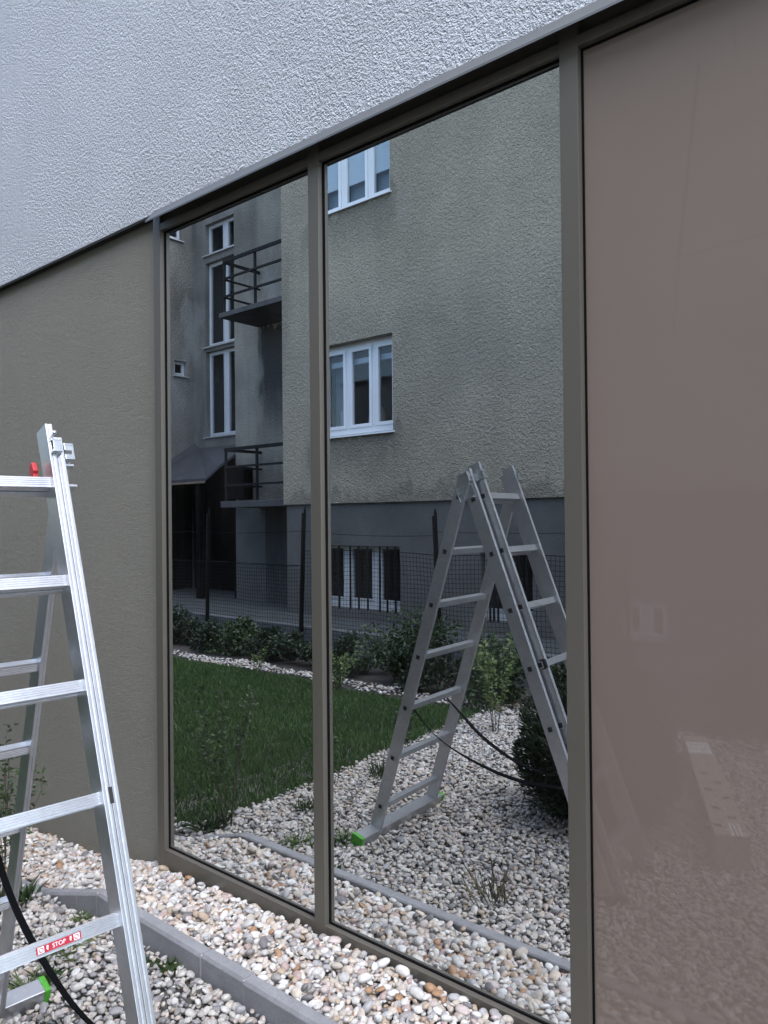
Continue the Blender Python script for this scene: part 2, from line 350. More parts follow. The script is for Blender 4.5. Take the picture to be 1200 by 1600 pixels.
# pebbles: one colour each, veined
def pebble_mat(name, stops):
    m = bpy.data.materials.new(name); m.use_nodes = True
    N = m.node_tree.nodes; L = m.node_tree.links; b = N['Principled BSDF']; b.inputs['Roughness'].default_value = .62
    oi = N.new('ShaderNodeObjectInfo'); r = N.new('ShaderNodeValToRGB'); r.color_ramp.interpolation = 'CONSTANT'
    e = r.color_ramp.elements
    while len(e) > 1: e.remove(e[-1])
    acc = 0; tot = sum(s[0] for s in stops)
    for i, (wt, c) in enumerate(stops):
        el = e[0] if i == 0 else e.new(acc/tot)
        el.position = acc/tot; el.color = (*c, 1); acc += wt
    L.new(oi.outputs['Random'], r.inputs[0])
    tc = N.new('ShaderNodeTexCoord'); t = N.new('ShaderNodeTexNoise'); t.inputs['Scale'].default_value = 2.2; t.inputs['Detail'].default_value = 5
    L.new(tc.outputs['Object'], t.inputs['Vector'])
    mr = N.new('ShaderNodeMapRange'); mr.inputs[1].default_value=.3; mr.inputs[2].default_value=.7; mr.inputs[3].default_value=.72; mr.inputs[4].default_value=1.12
    L.new(t.outputs[0], mr.inputs[0])
    mx = N.new('ShaderNodeMix'); mx.data_type='RGBA'; mx.blend_type='MULTIPLY'; mx.inputs[0].default_value=1
    L.new(r.outputs[0], mx.inputs[6]); L.new(mr.outputs[0], mx.inputs[7]); L.new(mx.outputs[2], b.inputs['Base Color'])
    return m
M_pebble = pebble_mat('river_pebble', [(5,(0.528,0.510,0.475)),(5,(0.440,0.427,0.405)),(4,(0.581,0.572,0.554)),(5,(0.405,0.361,0.308)),(3,(0.334,0.326,0.326)),(4,(0.475,0.409,0.339)),(2.5,(0.255,0.238,0.224)),(2.5,(0.370,0.286,0.211)),(1.3,(0.299,0.176,0.097)),(1,(0.150,0.141,0.141)),(3,(0.458,0.392,0.361)),(1.5,(0.352,0.264,0.238))])
M_gravel = pebble_mat('garden_gravel_stone', [(5,(0.435,0.418,0.385)),(5,(0.353,0.336,0.312)),(4,(0.492,0.480,0.459)),(3,(0.385,0.328,0.295)),(4,(0.344,0.320,0.287)),(4,(0.279,0.271,0.271)),(3,(0.426,0.385,0.328)),(3,(0.205,0.197,0.197)),(1.5,(0.312,0.254,0.197)),(1,(0.131,0.131,0.131))])

def leaf_mat(name, c0, c1, rough=.5):
    m = bpy.data.materials.new(name); m.use_nodes = True
    N = m.node_tree.nodes; L = m.node_tree.links; b = N['Principled BSDF']; b.inputs['Roughness'].default_value = rough
    at = N.new('ShaderNodeAttribute'); at.attribute_name = 'tone'
    mx = N.new('ShaderNodeMix'); mx.data_type='RGBA'; mx.inputs[6].default_value=(*c0,1); mx.inputs[7].default_value=(*c1,1)
    L.new(at.outputs['Fac'], mx.inputs[0]); L.new(mx.outputs[2], b.inputs['Base Color'])
    tl = N.new('ShaderNodeBsdfTranslucent'); L.new(mx.outputs[2], tl.inputs[0])
    ms = N.new('ShaderNodeMixShader'); ms.inputs[0].default_value = .25; o = N['Material Output']
    L.new(b.outputs[0], ms.inputs[1]); L.new(tl.outputs[0], ms.inputs[2]); L.new(ms.outputs[0], o.inputs[0])
    return m
M_leafdark = leaf_mat('dark_shrub_leaf', (.008,.017,.008), (.028,.052,.020))
M_leafmid  = leaf_mat('green_shrub_leaf', (.016,.033,.012), (.058,.098,.033))
M_leafpale = leaf_mat('pale_young_leaf', (.06,.095,.03), (.15,.21,.065))
M_needle   = leaf_mat('dark_conifer_needle', (.010,.020,.010), (.030,.052,.022), .6)
M_grass    = leaf_mat('grass_blade', (.027,.066,.016), (.072,.142,.034), .6)
M_dry      = leaf_mat('dry_stalk', (.10,.085,.05), (.22,.19,.12), .8)
M_stem     = mat('thin_brown_stem', (.055,.052,.030), .8)

# ------------------------------------------------------------------ ground sheets
def grid_sheet(name, m, xs, ys, zf, kind='structure'):
    b = MB(); nx = len(xs)
    pts = [(x, y, zf(x, y)) for y in ys for x in xs]
    fs = [(j*nx+i, j*nx+i+1, (j+1)*nx+i+1, (j+1)*nx+i) for j in range(len(ys)-1) for i in range(nx-1)]
    b.poly(pts, fs); o = b.build(name, m, smooth=True); o['kind'] = kind; return o
struct(box('ground', M_soil, None, -300, 300, -300, 300, -1.2, -.46))
def soil_h(x, y): return height(x, y) - .022
xs = list(np.linspace(-12, 6, 121)); ys = list(np.linspace(-5.0, -.42, 60)); ys2 = list(np.linspace(-.37, 0.05, 8))
garden = grid_sheet('garden_ground', M_grit, [x for x in xs if x > -4.25], [y for y in ys if y > -4.2], soil_h)
grid_sheet('planting_soil', M_soil, xs, [y for y in ys if y < -3.9], lambda x, y: soil_h(x, y)-.006)
grid_sheet('lawn_soil', M_soil, [x for x in xs if x < -3.5], ys, lambda x, y: soil_h(x, y)-.003)
strip = grid_sheet('strip_ground', M_grit, list(np.linspace(-12, 6, 121)), ys2, soil_h)

# ------------------------------------------------------------------ this building
bld = thing('modern_building', 'modern building with white textured upper wall, taupe lower wall and tall mirrored windows', 'building', (-3.2, 0, -.3))
ZT = 2.924
MB().box(-14, 6, -.03, 5, ZT, 4.95).build('upper_wall', M_white, bld)
MB().box(-14, -3.203, .006, 4.9, -.6, ZT-.004).build('lower_wall', M_brown, bld)
MB().box(1.2, 6, .03, 4.9, -.6, ZT-.004).build('lower_wall', M_brown, bld)
box('soffit_shade', M_soffit_shade, bld, -14, -3.203, -.0285, .0055, ZT-.012, ZT-.002)  # added dark strip: paints the shadow line under the upper wall's edge
box('roof_edge', M_flash, bld, -14.05, 6.05, -.09, 5.05, 4.95, 5.01)
MB().box(-3.2, 1.19, .3, 4.8, -.4, 2.8).build('dark_interior', M_black, bld)
# drip flashing: sheet sloping out and down over the window head, small folded lip
MB().prism([(-.0305, 2.9345), (-.0815, 2.872), (-.0825, 2.864), (-.081, 2.864), (-.0800, 2.8705), (-.0305, 2.9315)], -3.183, 1.3, lambda p, q, a: (a, p, q)).build('drip_flashing', M_flash, bld)
PX = [(-3.202, -3.147), (-2.1447, -2.0895), (-1.0750, -1.0170), (-.0170, .0380), (1.04, 1.095)]
for x0, x1 in PX:
    box('window_post', M_frame, bld, x0, x1, -.027, .06, -.25, 2.922, bevel=.0018)
for i in range(4):
    x0, x1 = PX[i][1], PX[i+1][0]
    box('head_rail', M_frame, bld, x0, x1, -.0255, .058, 2.834, 2.866, bevel=.0015)
    box('head_gap', M_frame, bld, x0, x1, -.006, .055, 2.8665, 2.921)
    box('sill_rail', M_frame, bld, x0, x1, -.0255, .058, -.25, -.068, bevel=.0015)
    pm = M_brownpane if i >= 2 else M_mirror
    pn = box('window_pane', pm, bld, x0-.004, x1+.004, 0.0, .008, -.075, 2.842)
    pn['label'] = ['mirrored glass pane nearer the taupe wall', 'mirrored glass pane showing the ladder', 'matt brown backed glass pane', 'brown backed glass pane'][i]
    g = MB()
    t = .0065
    g.box(x0, x0+t, -.004, -.0005, -.068, 2.834); g.box(x1-t, x1, -.004, -.0005, -.068, 2.834)
    g.box(x0+t, x1-t, -.004, -.0005, 2.834-t, 2.834); g.box(x0+t, x1-t, -.004, -.0005, -.068, -.068+t)
    gk = g.build('gasket', M_gasket, pn)

# ------------------------------------------------------------------ kerb
kerb = thing('garden_kerb', 'grey concrete kerb between the pebble strip and the garden gravel', 'kerb', (-2.3, -.385, -.3))
def kprof(x, zt):
    return [(-.4105, -.5), (-.4105, zt-.012), (-.4025, zt), (-.362, zt), (-.356, zt-.006), (-.356, -.5)]
def kstone(x0, x1, z0, z1, dz=0.0, dy=0.0):
    b = MB(); g = .0025
    p0 = kprof(x0, z0+dz); p1 = kprof(x1, z1+dz); n = len(p0)
    b.poly([(x0+g, p+dy, q) for p, q in p0]+[(x1-g, p+dy, q) for p, q in p1], [(i, (i+1) % n, n+(i+1) % n, n+i) for i in range(n)]+[tuple(range(n)), tuple(range(n, 2*n))])
    return b.build('kerb_stone', M_kerb, kerb, bevel=.002)
kstone(-4.6, -3.60, -.40, -.262); kstone(-3.60, -3.235, -.262, -.152); kstone(-3.235, -3.068, -.152, -.1015)
kstone(-3.068, -2.34, -.1, -.1); kstone(-2.34, -2.10, -.1, -.1, .002, .0015); kstone(-2.10, -1.10, -.1, -.1, -.001, -.001); kstone(-1.10, -.10, -.1, -.1); kstone(-.10, .9, -.1, -.1, .001)
# mortar between the stones
mb = MB()
for x in (-3.068, -2.34, -2.10, -1.10, -.10): mb.box(x-.004, x+.004, -.408, -.359, -.45, -.1035)
mb.build('mortar', mat('mortar', (.36,.36,.36), .95, bump=.4, bscale=200), kerb)

# ------------------------------------------------------------------ pebbles
def pebble_mesh(name, m, seed, angular):
    bm = bmesh.new(); bmesh.ops.create_icosphere(bm, subdivisions=3 if not angular else 2, radius=.5)
    r = random.Random(seed); axes = []
    for _ in range(7):
        v = Vector((r.gauss(0,1), r.gauss(0,1), r.gauss(0,1))).normalized(); axes.append((v, r.uniform(.30,.44) if angular else r.uniform(.37,.47)))
    for v in bm.verts:
        for a, d in axes:
            k = v.co.dot(a)
            if k > d: v.co -= a*(k-d)*(.85 if angular else .62)
    if not angular:
        bmesh.ops.smooth_vert(bm, verts=bm.verts, factor=.5, use_axis_x=True, use_axis_y=True, use_axis_z=True)
    me = bpy.data.meshes.new(name); bm.to_mesh(me); bm.free(); me.shade_smooth(); me.materials.append(m); return me
PEB = [pebble_mesh('pebble_shape', M_pebble, s, False) for s in range(8)]
GRV = [pebble_mesh('gravel_shape', M_gravel, 50+s, True) for s in range(8)]

def scatter(x0, x1, y0, y1, cell, size, zoff, ok):
    out = []
    nx = int((x1-x0)/cell); ny = int((y1-y0)/cell)
    for j in range(ny):
        for i in range(nx):
            x = x0+(i+.5+rng.uniform(-.48,.48))*cell; y = y0+(j+.5+rng.uniform(-.48,.48))*cell
            if not ok(x, y): continue
            s = size*math.exp(rng.gauss(0,.32)); s = min(s, size*1.7)
            a = s*rng.uniform(1.0,1.45); b = s*rng.uniform(.78,1.0); c = s*rng.uniform(.5,.75)
            out.append((x, y, height(x,y)+zoff+rng.uniform(-.25,.30)*size, rng.gauss(0,.38), rng.gauss(0,.38), rng.uniform(0,6.283), a, b, c, rng.randrange(8)))
    return out
def in_strip(x, y): return y < (-.034 if x > -3.2 else .0)-.004 and y > -.350
pts = scatter(-4.9, .25, -.352, .03, .0230, .0235, -.015, in_strip)
pts += scatter(-4.9, .25, -.352, .03, .0205, .0222, -.004, in_strip)
pts += scatter(-4.9, .25, -.352, .03, .040, .0265, .006, in_strip)
def project(P):
    d = Vector(P)-CAM; z = d.dot(fw); return (600+1204.9*d.dot(rt)/z, 800-1204.9*d.dot(up)/z, z)
# the 300 that show largest in the photograph are objects of their own
order = []
for k, p in enumerate(pts):
    u, v, z = project(p[:3])
    if 10 < u < 860 and 60 < v < 1592 and k > len(pts)*.42: order.append((-(p[6]*p[7])/(z*z), k))
order.sort(); chosen = set(k for _, k in order[:300])
big = []
for k in sorted(chosen):
    p = pts[k]
    o = bpy.data.objects.new('pebble', PEB[p[9]]); C.objects.link(o)
    o.location = p[:3]; o.rotation_euler = p[3:6]; o.scale = p[6:9]; o.parent = strip; big.append(o)
rest = [p for k, p in enumerate(pts) if k not in chosen]

def instancer(name, pts, protos, label):
    me = bpy.data.meshes.new(name); me.from_pydata([p[:3] for p in pts], [], [])
    for nm, sl in (('rot', slice(3,6)), ('scl', slice(6,9))):
        a = me.attributes.new(nm, 'FLOAT_VECTOR', 'POINT'); a.data.foreach_set('vector', np.array([p[sl] for p in pts], dtype=np.float32).ravel())
    a = me.attributes.new('pick', 'INT', 'POINT'); a.data.foreach_set('value', np.array([p[9] for p in pts], dtype=np.int32))
    o = bpy.data.objects.new(name, me); C.objects.link(o); o['kind'] = 'stuff'; o['label'] = label
    ng = bpy.data.node_groups.new(name+'_nodes', 'GeometryNodeTree')
    ng.interface.new_socket('Geometry', in_out='INPUT', socket_type='NodeSocketGeometry'); ng.interface.new_socket('Geometry', in_out='OUTPUT', socket_type='NodeSocketGeometry')
    N = ng.nodes; L = ng.links; gi = N.new('NodeGroupInput'); go = N.new('NodeGroupOutput')
    jn = N.new('GeometryNodeJoinGeometry')
    for pr in reversed(protos):
        oi = N.new('GeometryNodeObjectInfo'); oi.transform_space = 'ORIGINAL'; oi.inputs['Object'].default_value = pr; oi.inputs['As Instance'].default_value = False
        gt = N.new('GeometryNodeGeometryToInstance'); L.new(oi.outputs['Geometry'], gt.inputs[0]); L.new(gt.outputs[0], jn.inputs[0])
    ip = N.new('GeometryNodeInstanceOnPoints'); ip.inputs['Pick Instance'].default_value = True
    L.new(gi.outputs[0], ip.inputs['Points']); L.new(jn.outputs[0], ip.inputs['Instance'])
    def attr(nm, ty):
        n = N.new('GeometryNodeInputNamedAttribute'); n.data_type = ty; n.inputs[0].default_value = nm; return n.outputs[0]
    er = N.new('FunctionNodeEulerToRotation'); L.new(attr('rot', 'FLOAT_VECTOR'), er.inputs[0]); L.new(er.outputs[0], ip.inputs['Rotation'])
    L.new(attr('scl', 'FLOAT_VECTOR'), ip.inputs['Scale']); L.new(attr('pick', 'INT'), ip.inputs['Instance Index'])
    L.new(ip.outputs[0], go.inputs[0])
    md = o.modifiers.new('instances', 'NODES'); md.node_group = ng
    return o
protoP = []
for s in range(8):
    protoP.append(next((o for o in big if o.data == PEB[s]), big[0]))
ip_ = instancer('pebble_bed', rest, protoP, 'pale river pebbles filling the strip below the windows'); tag(ip_, ip_['label'], 'pebbles')

BOXA, BOXB = Vector((-1.15,-1.75)), Vector((-1.86,-3.32))
def in_garden(x, y):
    return x > lawn_edge(y)+rng.gauss(0,.03) and y < -.418
gp = scatter(-4.0, .5, -3.75, -.415, .0238, .0225, -.010, in_garden)
gp += scatter(-4.0, .5, -2.4, -.415, .030, .024, .002, in_garden)
def in_edge(x, y):
    c = -3.88 + .05*math.sin(x*2.1)+.03*math.sin(x*5.3); return abs(y-c) < .15+.05*math.sin(x*3.1) and rng.random() < (.68 if math.sin(x*1.7+1) > -.5 else .35)
gp += scatter(-9.8, -.5, -4.1, -3.68, .033, .033, 0.0, in_edge)
# left part of the garden beside the falling kerb
gp += scatter(-4.9, -3.55, -.62, -.415, .028, .029, -.006, lambda x, y: x <= lawn_edge(y)+.02 and y > -.44-.1*rng.random())
order = []
for k, p in enumerate(gp):
    u, v, z = project(p[:3])
    if -8 < u < 530 and 1380 < v < 1606: order.append((-(p[6]*p[7])/(z*z)-(1 if p[2] > height(p[0], p[1]) else 0), k))
order.sort(); gbase = set(k for _, k in order[:300]); firsts = []
for k in sorted(gbase):
    p = gp[k]; o = bpy.data.objects.new('gravel_stone', GRV[p[9]]); C.objects.link(o)
    o.location = p[:3]; o.rotation_euler = p[3:6]; o.scale = p[6:9]; o.parent = garden; firsts.append(o)
firsts = [next(o for o in firsts if o.data == GRV[s]) for s in range(8)]
gi_ = instancer('gravel', [p for k, p in enumerate(gp) if k not in gbase], firsts, 'pale mixed gravel covering the garden bed'); tag(gi_, gi_['label'], 'gravel')

# ------------------------------------------------------------------ ladder (three sections, set up as an A)
PHI = .0768
ex = Vector((math.cos(PHI), -math.sin(PHI), 0)); ey = Vector((-math.sin(PHI), -math.cos(PHI), 0)); ez = Vector((0,0,1))
LP0 = Vector((-2.1202, -1.0412, 0))
lad = thing('folding_ladder', 'aluminium three-section ladder set up as an A on the gravel', 'ladder', (-2.2, -1.25, -.22))
class Sec:
    def __init__(s, a, b, z, ang, sgn):
        s.o = LP0 + ex*a + ey*b + ez*z
        s.d = (ex*(sgn*math.sin(ang)) - ez*math.cos(ang))        # down the section
        s.n = (ex*math.cos(ang) + ez*(sgn*math.sin(ang)))*1.0     # across the stile, towards +x
    def P(s, along, depth, b): return s.o + s.d*along + s.n*depth + ey*b
RS = .28
def stile(sec, b0, b1, t0, t1, h=.033):
    # hollow-looking channel: box with a shallow groove down its front and back
    g = .0016; bm_ = (b0+b1)/2; q = .0016
    prof = [(b0,-h),(bm_-q,-h),(bm_-q*.6,-h+g),(bm_+q*.6,-h+g),(bm_+q,-h),(b1,-h),(b1,h),(bm_+q,h),(bm_+q*.6,h-g),(bm_-q*.6,h-g),(bm_-q,h),(b0,h)]
    b = MB(); b.prism(prof, t0, t1, lambda p, q_, a: sec.P(a, q_, p))
    return b.build('stile', M_alu, lad, bevel=.0012)
def rung(sec, i, b0, b1, r=.0145):
    L_ = i*RS; g = .0011
    out_ = [(-r,-r),(r,-r)]                        # (along, depth) profile with grooves on the tread and front
    for k in (-.6,-.2,.2,.6):
        out_ += [(r, r*k-.0016),(r-g, r*k-.0008),(r-g, r*k+.0008),(r, r*k+.0016)]
    out_ += [(r,r)]
    for k in (.6,.2,-.2,-.6):
        out_ += [(r*k+.0016, r),(r*k+.0008, r-g),(r*k-.0008, r-g),(r*k-.0016, r)]
    out_ += [(-r,r)]
    for k in (.6,.2,-.2,-.6):
        out_ += [(-r, r*k+.0016),(-r+g, r*k+.0008),(-r+g, r*k-.0008),(-r, r*k-.0016)]
    b = MB(); pl = lambda p, q, a: sec.P(L_+p, q, a)
    n = len(out_); ri = r-.0032; inn = [(-ri,-ri),(ri,-ri),(ri,ri),(-ri,ri)]
    b.prism(out_, b0, b1, pl, cap=False)
    for e0, e1 in ((b0, b0+.05), (b1, b1-.05)):     # open tube ends with a flared rim, dark inside
        b.poly([pl(p*1.10, q*1.10, e0-(.0015 if e0 < e1 else -.0015)) for p, q in [(-r,-r),(r,-r),(r,r),(-r,r)]] + [pl(p, q, e0-(.0015 if e0 < e1 else -.0015)) for p, q in inn] + [pl(p, q, e1) for p, q in inn],
               [(0,1,5,4),(1,2,6,5),(2,3,7,6),(3,0,4,7),(4,5,9,8),(5,6,10,9),(6,7,11,10),(7,4,8,11)])
    o = b.build('rung', M_alu, lad)
    for e0 in (b0+.0012, b1-.0012):
        MB().poly([pl(p, q, e0) for p, q in inn], [(0,1,2,3)]).build('bore_shade', M_black, o)  # black quad painted in for the unlit hollow of the tube
    return o
S = Sec(-.0560, -.042, 1.5687, .2986, -1); A = Sec(.0128, -.0195, 1.556, .3509, 1); B = Sec(.0467, .019, 1.572, .3509, 1)
sections = {}
for nm, sec, w_in, t0, t1 in (('s', S, .516, -.118, 1.83), ('a', A, .3755+.0225*2+.0, -.150, 1.875), ('b', B, .378, -.168, 1.90)):
    th = .0185 if nm != 'a' else .0205
    if nm == 'a':   # stiles just outside section b
        n0, f1 = 0.0, .455
    elif nm == 'b': n0, f1 = 0.0, .376
    else: n0, f1 = 0.0, .557
    stile(sec, n0, n0+th, t0, t1); stile(sec, f1-th, f1, t0, t1)
    for i in range(7): sections[nm, i] = rung(sec, i, n0-.003, f1+.003)
# foot plugs under the double leg
for sec, n0, f1 in ((A, 0, .455), (B, 0, .376)):
    for b0 in (n0, f1-.0205):
        b = MB(); e = 1.875 if sec is A else 1.90
        b.prism([(b0-.001,-.034),(b0+.0205,-.034),(b0+.0205,.034),(b0-.001,.034)], e-.03, e+.012, lambda p, q, a: sec.P(a, q, p)); b.build('foot', M_black, lad, bevel=.003)
# stabiliser bar with green end caps under the single leg
bz = 1.83
def sp(a, q, p): return S.P(a, q, p)
b = MB(); b.prism([(1.800,-.032),(1.860,-.032),(1.860,.032),(1.800,.032)], -.135, .620, lambda p, q, a: sp(p, q, a)); b.build('stabiliser_bar', M_alu, lad, bevel=.003)
for b0, b1 in ((-.152, -.130), (.615, .637)):
    b = MB(); b.prism([(1.797,-.0355),(1.863,-.0355),(1.890,-.026),(1.890,.026),(1.863,.0355),(1.797,.0355)], b0, b1, lambda p, q, a: sp(p, q, a)); b.build('end_cap', M_greenp, lad, bevel=.005)
# galvanised hinge brackets and guide hooks at the head
def bracket(sec, pts_boxes, name='hinge_bracket'):
    b = MB()
    for (a0, a1, q0, q1, p0, p1) in pts_boxes: b.box(a0, a1, q0, q1, p0, p1, T=lambda a, q, p: sec.P(a, q, p))
    return b.build(name, M_steel, lad, bevel=.0015)
for side in (0, 1):
    bb = (lambda p0, p1: (p0+.0045, p1+.0045)) if side == 0 else (lambda p0, p1: (.4505-p1, .4505-p0))
    # plate wrapping the outer face of A towards S
    bracket(A, [(-.075,-.005,-.055,.020,*bb(-.0085,-.0055)), (-.075,-.005,-.058,-.052,*bb(-.040,-.0085)), (-.075,-.068,-.055,.02,*bb(-.034,-.0085)), (-.012,-.005,-.055,.02,*bb(-.034,-.0085))])
    bracket(A, [(-.135,-.085,-.03,.020,*bb(-.0085,-.0055)), (-.135,-.129,-.03,.030,*bb(-.036,-.0085)), (-.129,-.085,.024,.030,*bb(-.036,-.0085))])
    # guide hook that holds section b on section a
    bb2 = (lambda p0, p1: (p0, p1)) if side == 0 else (lambda p0, p1: (.376-p1, .376-p0))
    bracket(B, [(-.118,-.078,.0335,.0365,*bb2(-.012,.014)), (-.118,-.112,.0365,.046,*bb2(-.012,.014)), (-.084,-.078,.0365,.050,*bb2(-.012,.014)), (-.112,-.084,.044,.046,*bb2(-.012,.010)), (-.118,-.078,-.01,.0365,*bb2(-.0155,-.0125))], 'guide_hook')
    bracket(B, [(-.135,-.128,.0375,.060,*bb2(.002,.010))], 'guide_pin')
# red safety catch behind the head
b = MB(); b.prism([(-.075,-.055),(-.035,-.062),(.0,-.052),(.0,-.036),(-.045,-.036),(-.052,-.028),(-.080,-.036)], .030, .044, lambda p, q, a: B.P(p, q, a)); b.build('safety_catch', M_red, lad, bevel=.002)
# dark lock plate seen on the outside of the fourth rung
bracket(B, [(3*RS-.024,3*RS+.022,.002,.030,-.0008,.0018)], 'lock_plate').data.materials[0] = M_black
bracket(B, [(3*RS-.020,3*RS+.020,.0332,.0348,-.006,.004)], 'lock_plate').data.materials[0] = M_black
# straps that keep the legs from spreading
def strap(b_, pts2):
    b = MB(); P_ = []
    for k in range(len(pts2)-1):
        for t in np.linspace(0, 1, 7)[:(-1 if k < len(pts2)-2 else None)]:
            p0 = pts2[max(k-1,0)]; p1 = pts2[k]; p2 = pts2[k+1]; p3 = pts2[min(k+2,len(pts2)-1)]
            f = lambda i: .5*((2*p1[i])+(-p0[i]+p2[i])*t+(2*p0[i]-5*p1[i]+4*p2[i]-p3[i])*t*t+(-p0[i]+3*p1[i]-3*p2[i]+p3[i])*t**3)
            P_.append((f(0), f(1)))
    pts3 = []
    for x, z in P_:
        a = (x-LP0.x)/math.cos(PHI); pts3.append(LP0 + ex*a + ey*b_ + ez*z)
    hw = .0095; n = len(pts3); V = []; F = []
    for i, p in enumerate(pts3):
        t = (pts3[min(i+1,n-1)]-pts3[max(i-1,0)]).normalized(); nn = t.cross(ey).normalized()
        tw = .5*math.sin(i*.22+b_*5); e1 = (ey*math.cos(tw)+nn*math.sin(tw)); e2 = (nn*math.cos(tw)-ey*math.sin(tw))
        for sx, sz in ((-1,-1),(1,-1),(1,1),(-1,1)): V.append(p+e1*hw*sx+e2*.0018*sz)
    for i in range(n-1):
        for k in range(4): F.append((i*4+k, i*4+(k+1)%4, (i+1)*4+(k+1)%4, (i+1)*4+k))
    F += [(3,2,1,0), tuple((n-1)*4+k for k in range(4))]
    b.poly(V, F); return b.build('spread_strap', M_webbing, lad)
strap(.045, [(-2.53,.492),(-2.40,.372),(-2.22,.285),(-1.95,.222),(-1.70,.225),(-1.625,.243)])
strap(.375, [(-2.54,.492),(-2.42,.390),(-2.28,.280),(-2.06,.180),(-1.80,.160),(-1.65,.243)])
# warning sticker on the fifth rung: STOP
rr = sections['b', 4]
def label_piece(name, m, u0, u1, a0, a1, lift, par):
    b = MB(); b.box(4*RS+a0, 4*RS+a1, .0146, .0146+lift, u0, u1, T=lambda a, q, p: B.P(a, q, p)); return b.build(name, m, par)
lab = label_piece('sticker', M_redlab, .110, .210, -.0080, .0080, .0005, rr)
for u0, u1 in ((.1135,.1270), (.1930,.2065)): label_piece('sticker_symbol', M_wlab, u0, u1, -.0065, .0065, .0008, rr)
for uc in (.1205, .1995):
    b = MB(); q = .0146+.0011
    for k in range(16):
        a0 = 2*math.pi*k/16; a1 = 2*math.pi*(k+1)/16
        b.poly([B.P(4*RS+r_*math.sin(t), q, uc+r_*math.cos(t)) for t, r_ in ((a0,.0036),(a1,.0036),(a1,.0052),(a0,.0052))], [(0,1,2,3)])
    b.poly([B.P(4*RS+y_, q, uc+x_) for x_, y_ in ((-.0036,-.0028),(-.0028,-.0036),(.0036,.0028),(.0028,.0036))], [(0,1,2,3)])
    b.build('sticker_ring', M_redlab, rr)
for uc in (.1345, .1858):
    b = MB(); q = .0146+.0009
    b.poly([B.P(4*RS+y_, q, uc+x_) for x_, y_ in ((-.003,-.005),(.001,-.0055),(.002,.0015),(-.001,.005))], [(0,1,2,3)]); b.build('sticker_symbol', M_wlab, rr)
cu = bpy.data.curves.new('stop_text', 'FONT'); cu.body = 'STOP'; cu.size = .0125; cu.align_x = 'CENTER'; cu.align_y = 'CENTER'
to = bpy.data.objects.new('stop_text', cu); C.objects.link(to); bpy.context.view_layer.update()
tm = bpy.data.meshes.new_from_object(to.evaluated_get(bpy.context.evaluated_depsgraph_get())); bpy.data.objects.remove(to)
for v in tm.vertices:
    x_, y_ = v.co.x, v.co.y; v.co = B.P(4*RS-y_, .0146+.0009, .16-x_)
tm.materials.clear(); tm.materials.append(M_wlab)
tx = bpy.data.objects.new('lettering', tm); C.objects.link(tx); tx.parent = rr

# ------------------------------------------------------------------ old house across the garden
Y1, Y2, Y3, XW = -6.13, -7.0, -8.0, -14.15
ZR = 8.4
house = thing('old_house', 'old brown rendered house with white windows and corner balconies beyond the fence', 'house', (-8.0, -7, 0))
def wall_holes(name, m, u0, u1, z0, z1, place, holes, depth, parent):
    """wall face with rectangular openings and their reveals; place(u, z, d) with d = depth behind the face"""
    us = sorted({u0, u1} | {h[0] for h in holes} | {h[1] for h in holes}); zs = sorted({z0, z1} | {h[2] for h in holes} | {h[3] for h in holes})
    b = MB(); inside = lambda u, z: any(h[0] < u < h[1] and h[2] < z < h[3] for h in holes)
    for i in range(len(us)-1):
        for j in range(len(zs)-1):
            if inside((us[i]+us[i+1])/2, (zs[j]+zs[j+1])/2): continue
            b.poly([place(us[i],zs[j],0),place(us[i+1],zs[j],0),place(us[i+1],zs[j+1],0),place(us[i],zs[j+1],0)], [(0,1,2,3)])
    for (a, c, e, f) in holes:
        for p, q in (((a,e),(a,f)),((a,f),(c,f)),((c,f),(c,e)),((c,e),(a,e))):
            b.poly([place(*p,0),place(*q,0),place(*q,depth),place(*p,depth)], [(0,1,2,3)])
    return b.build(name, m, parent)
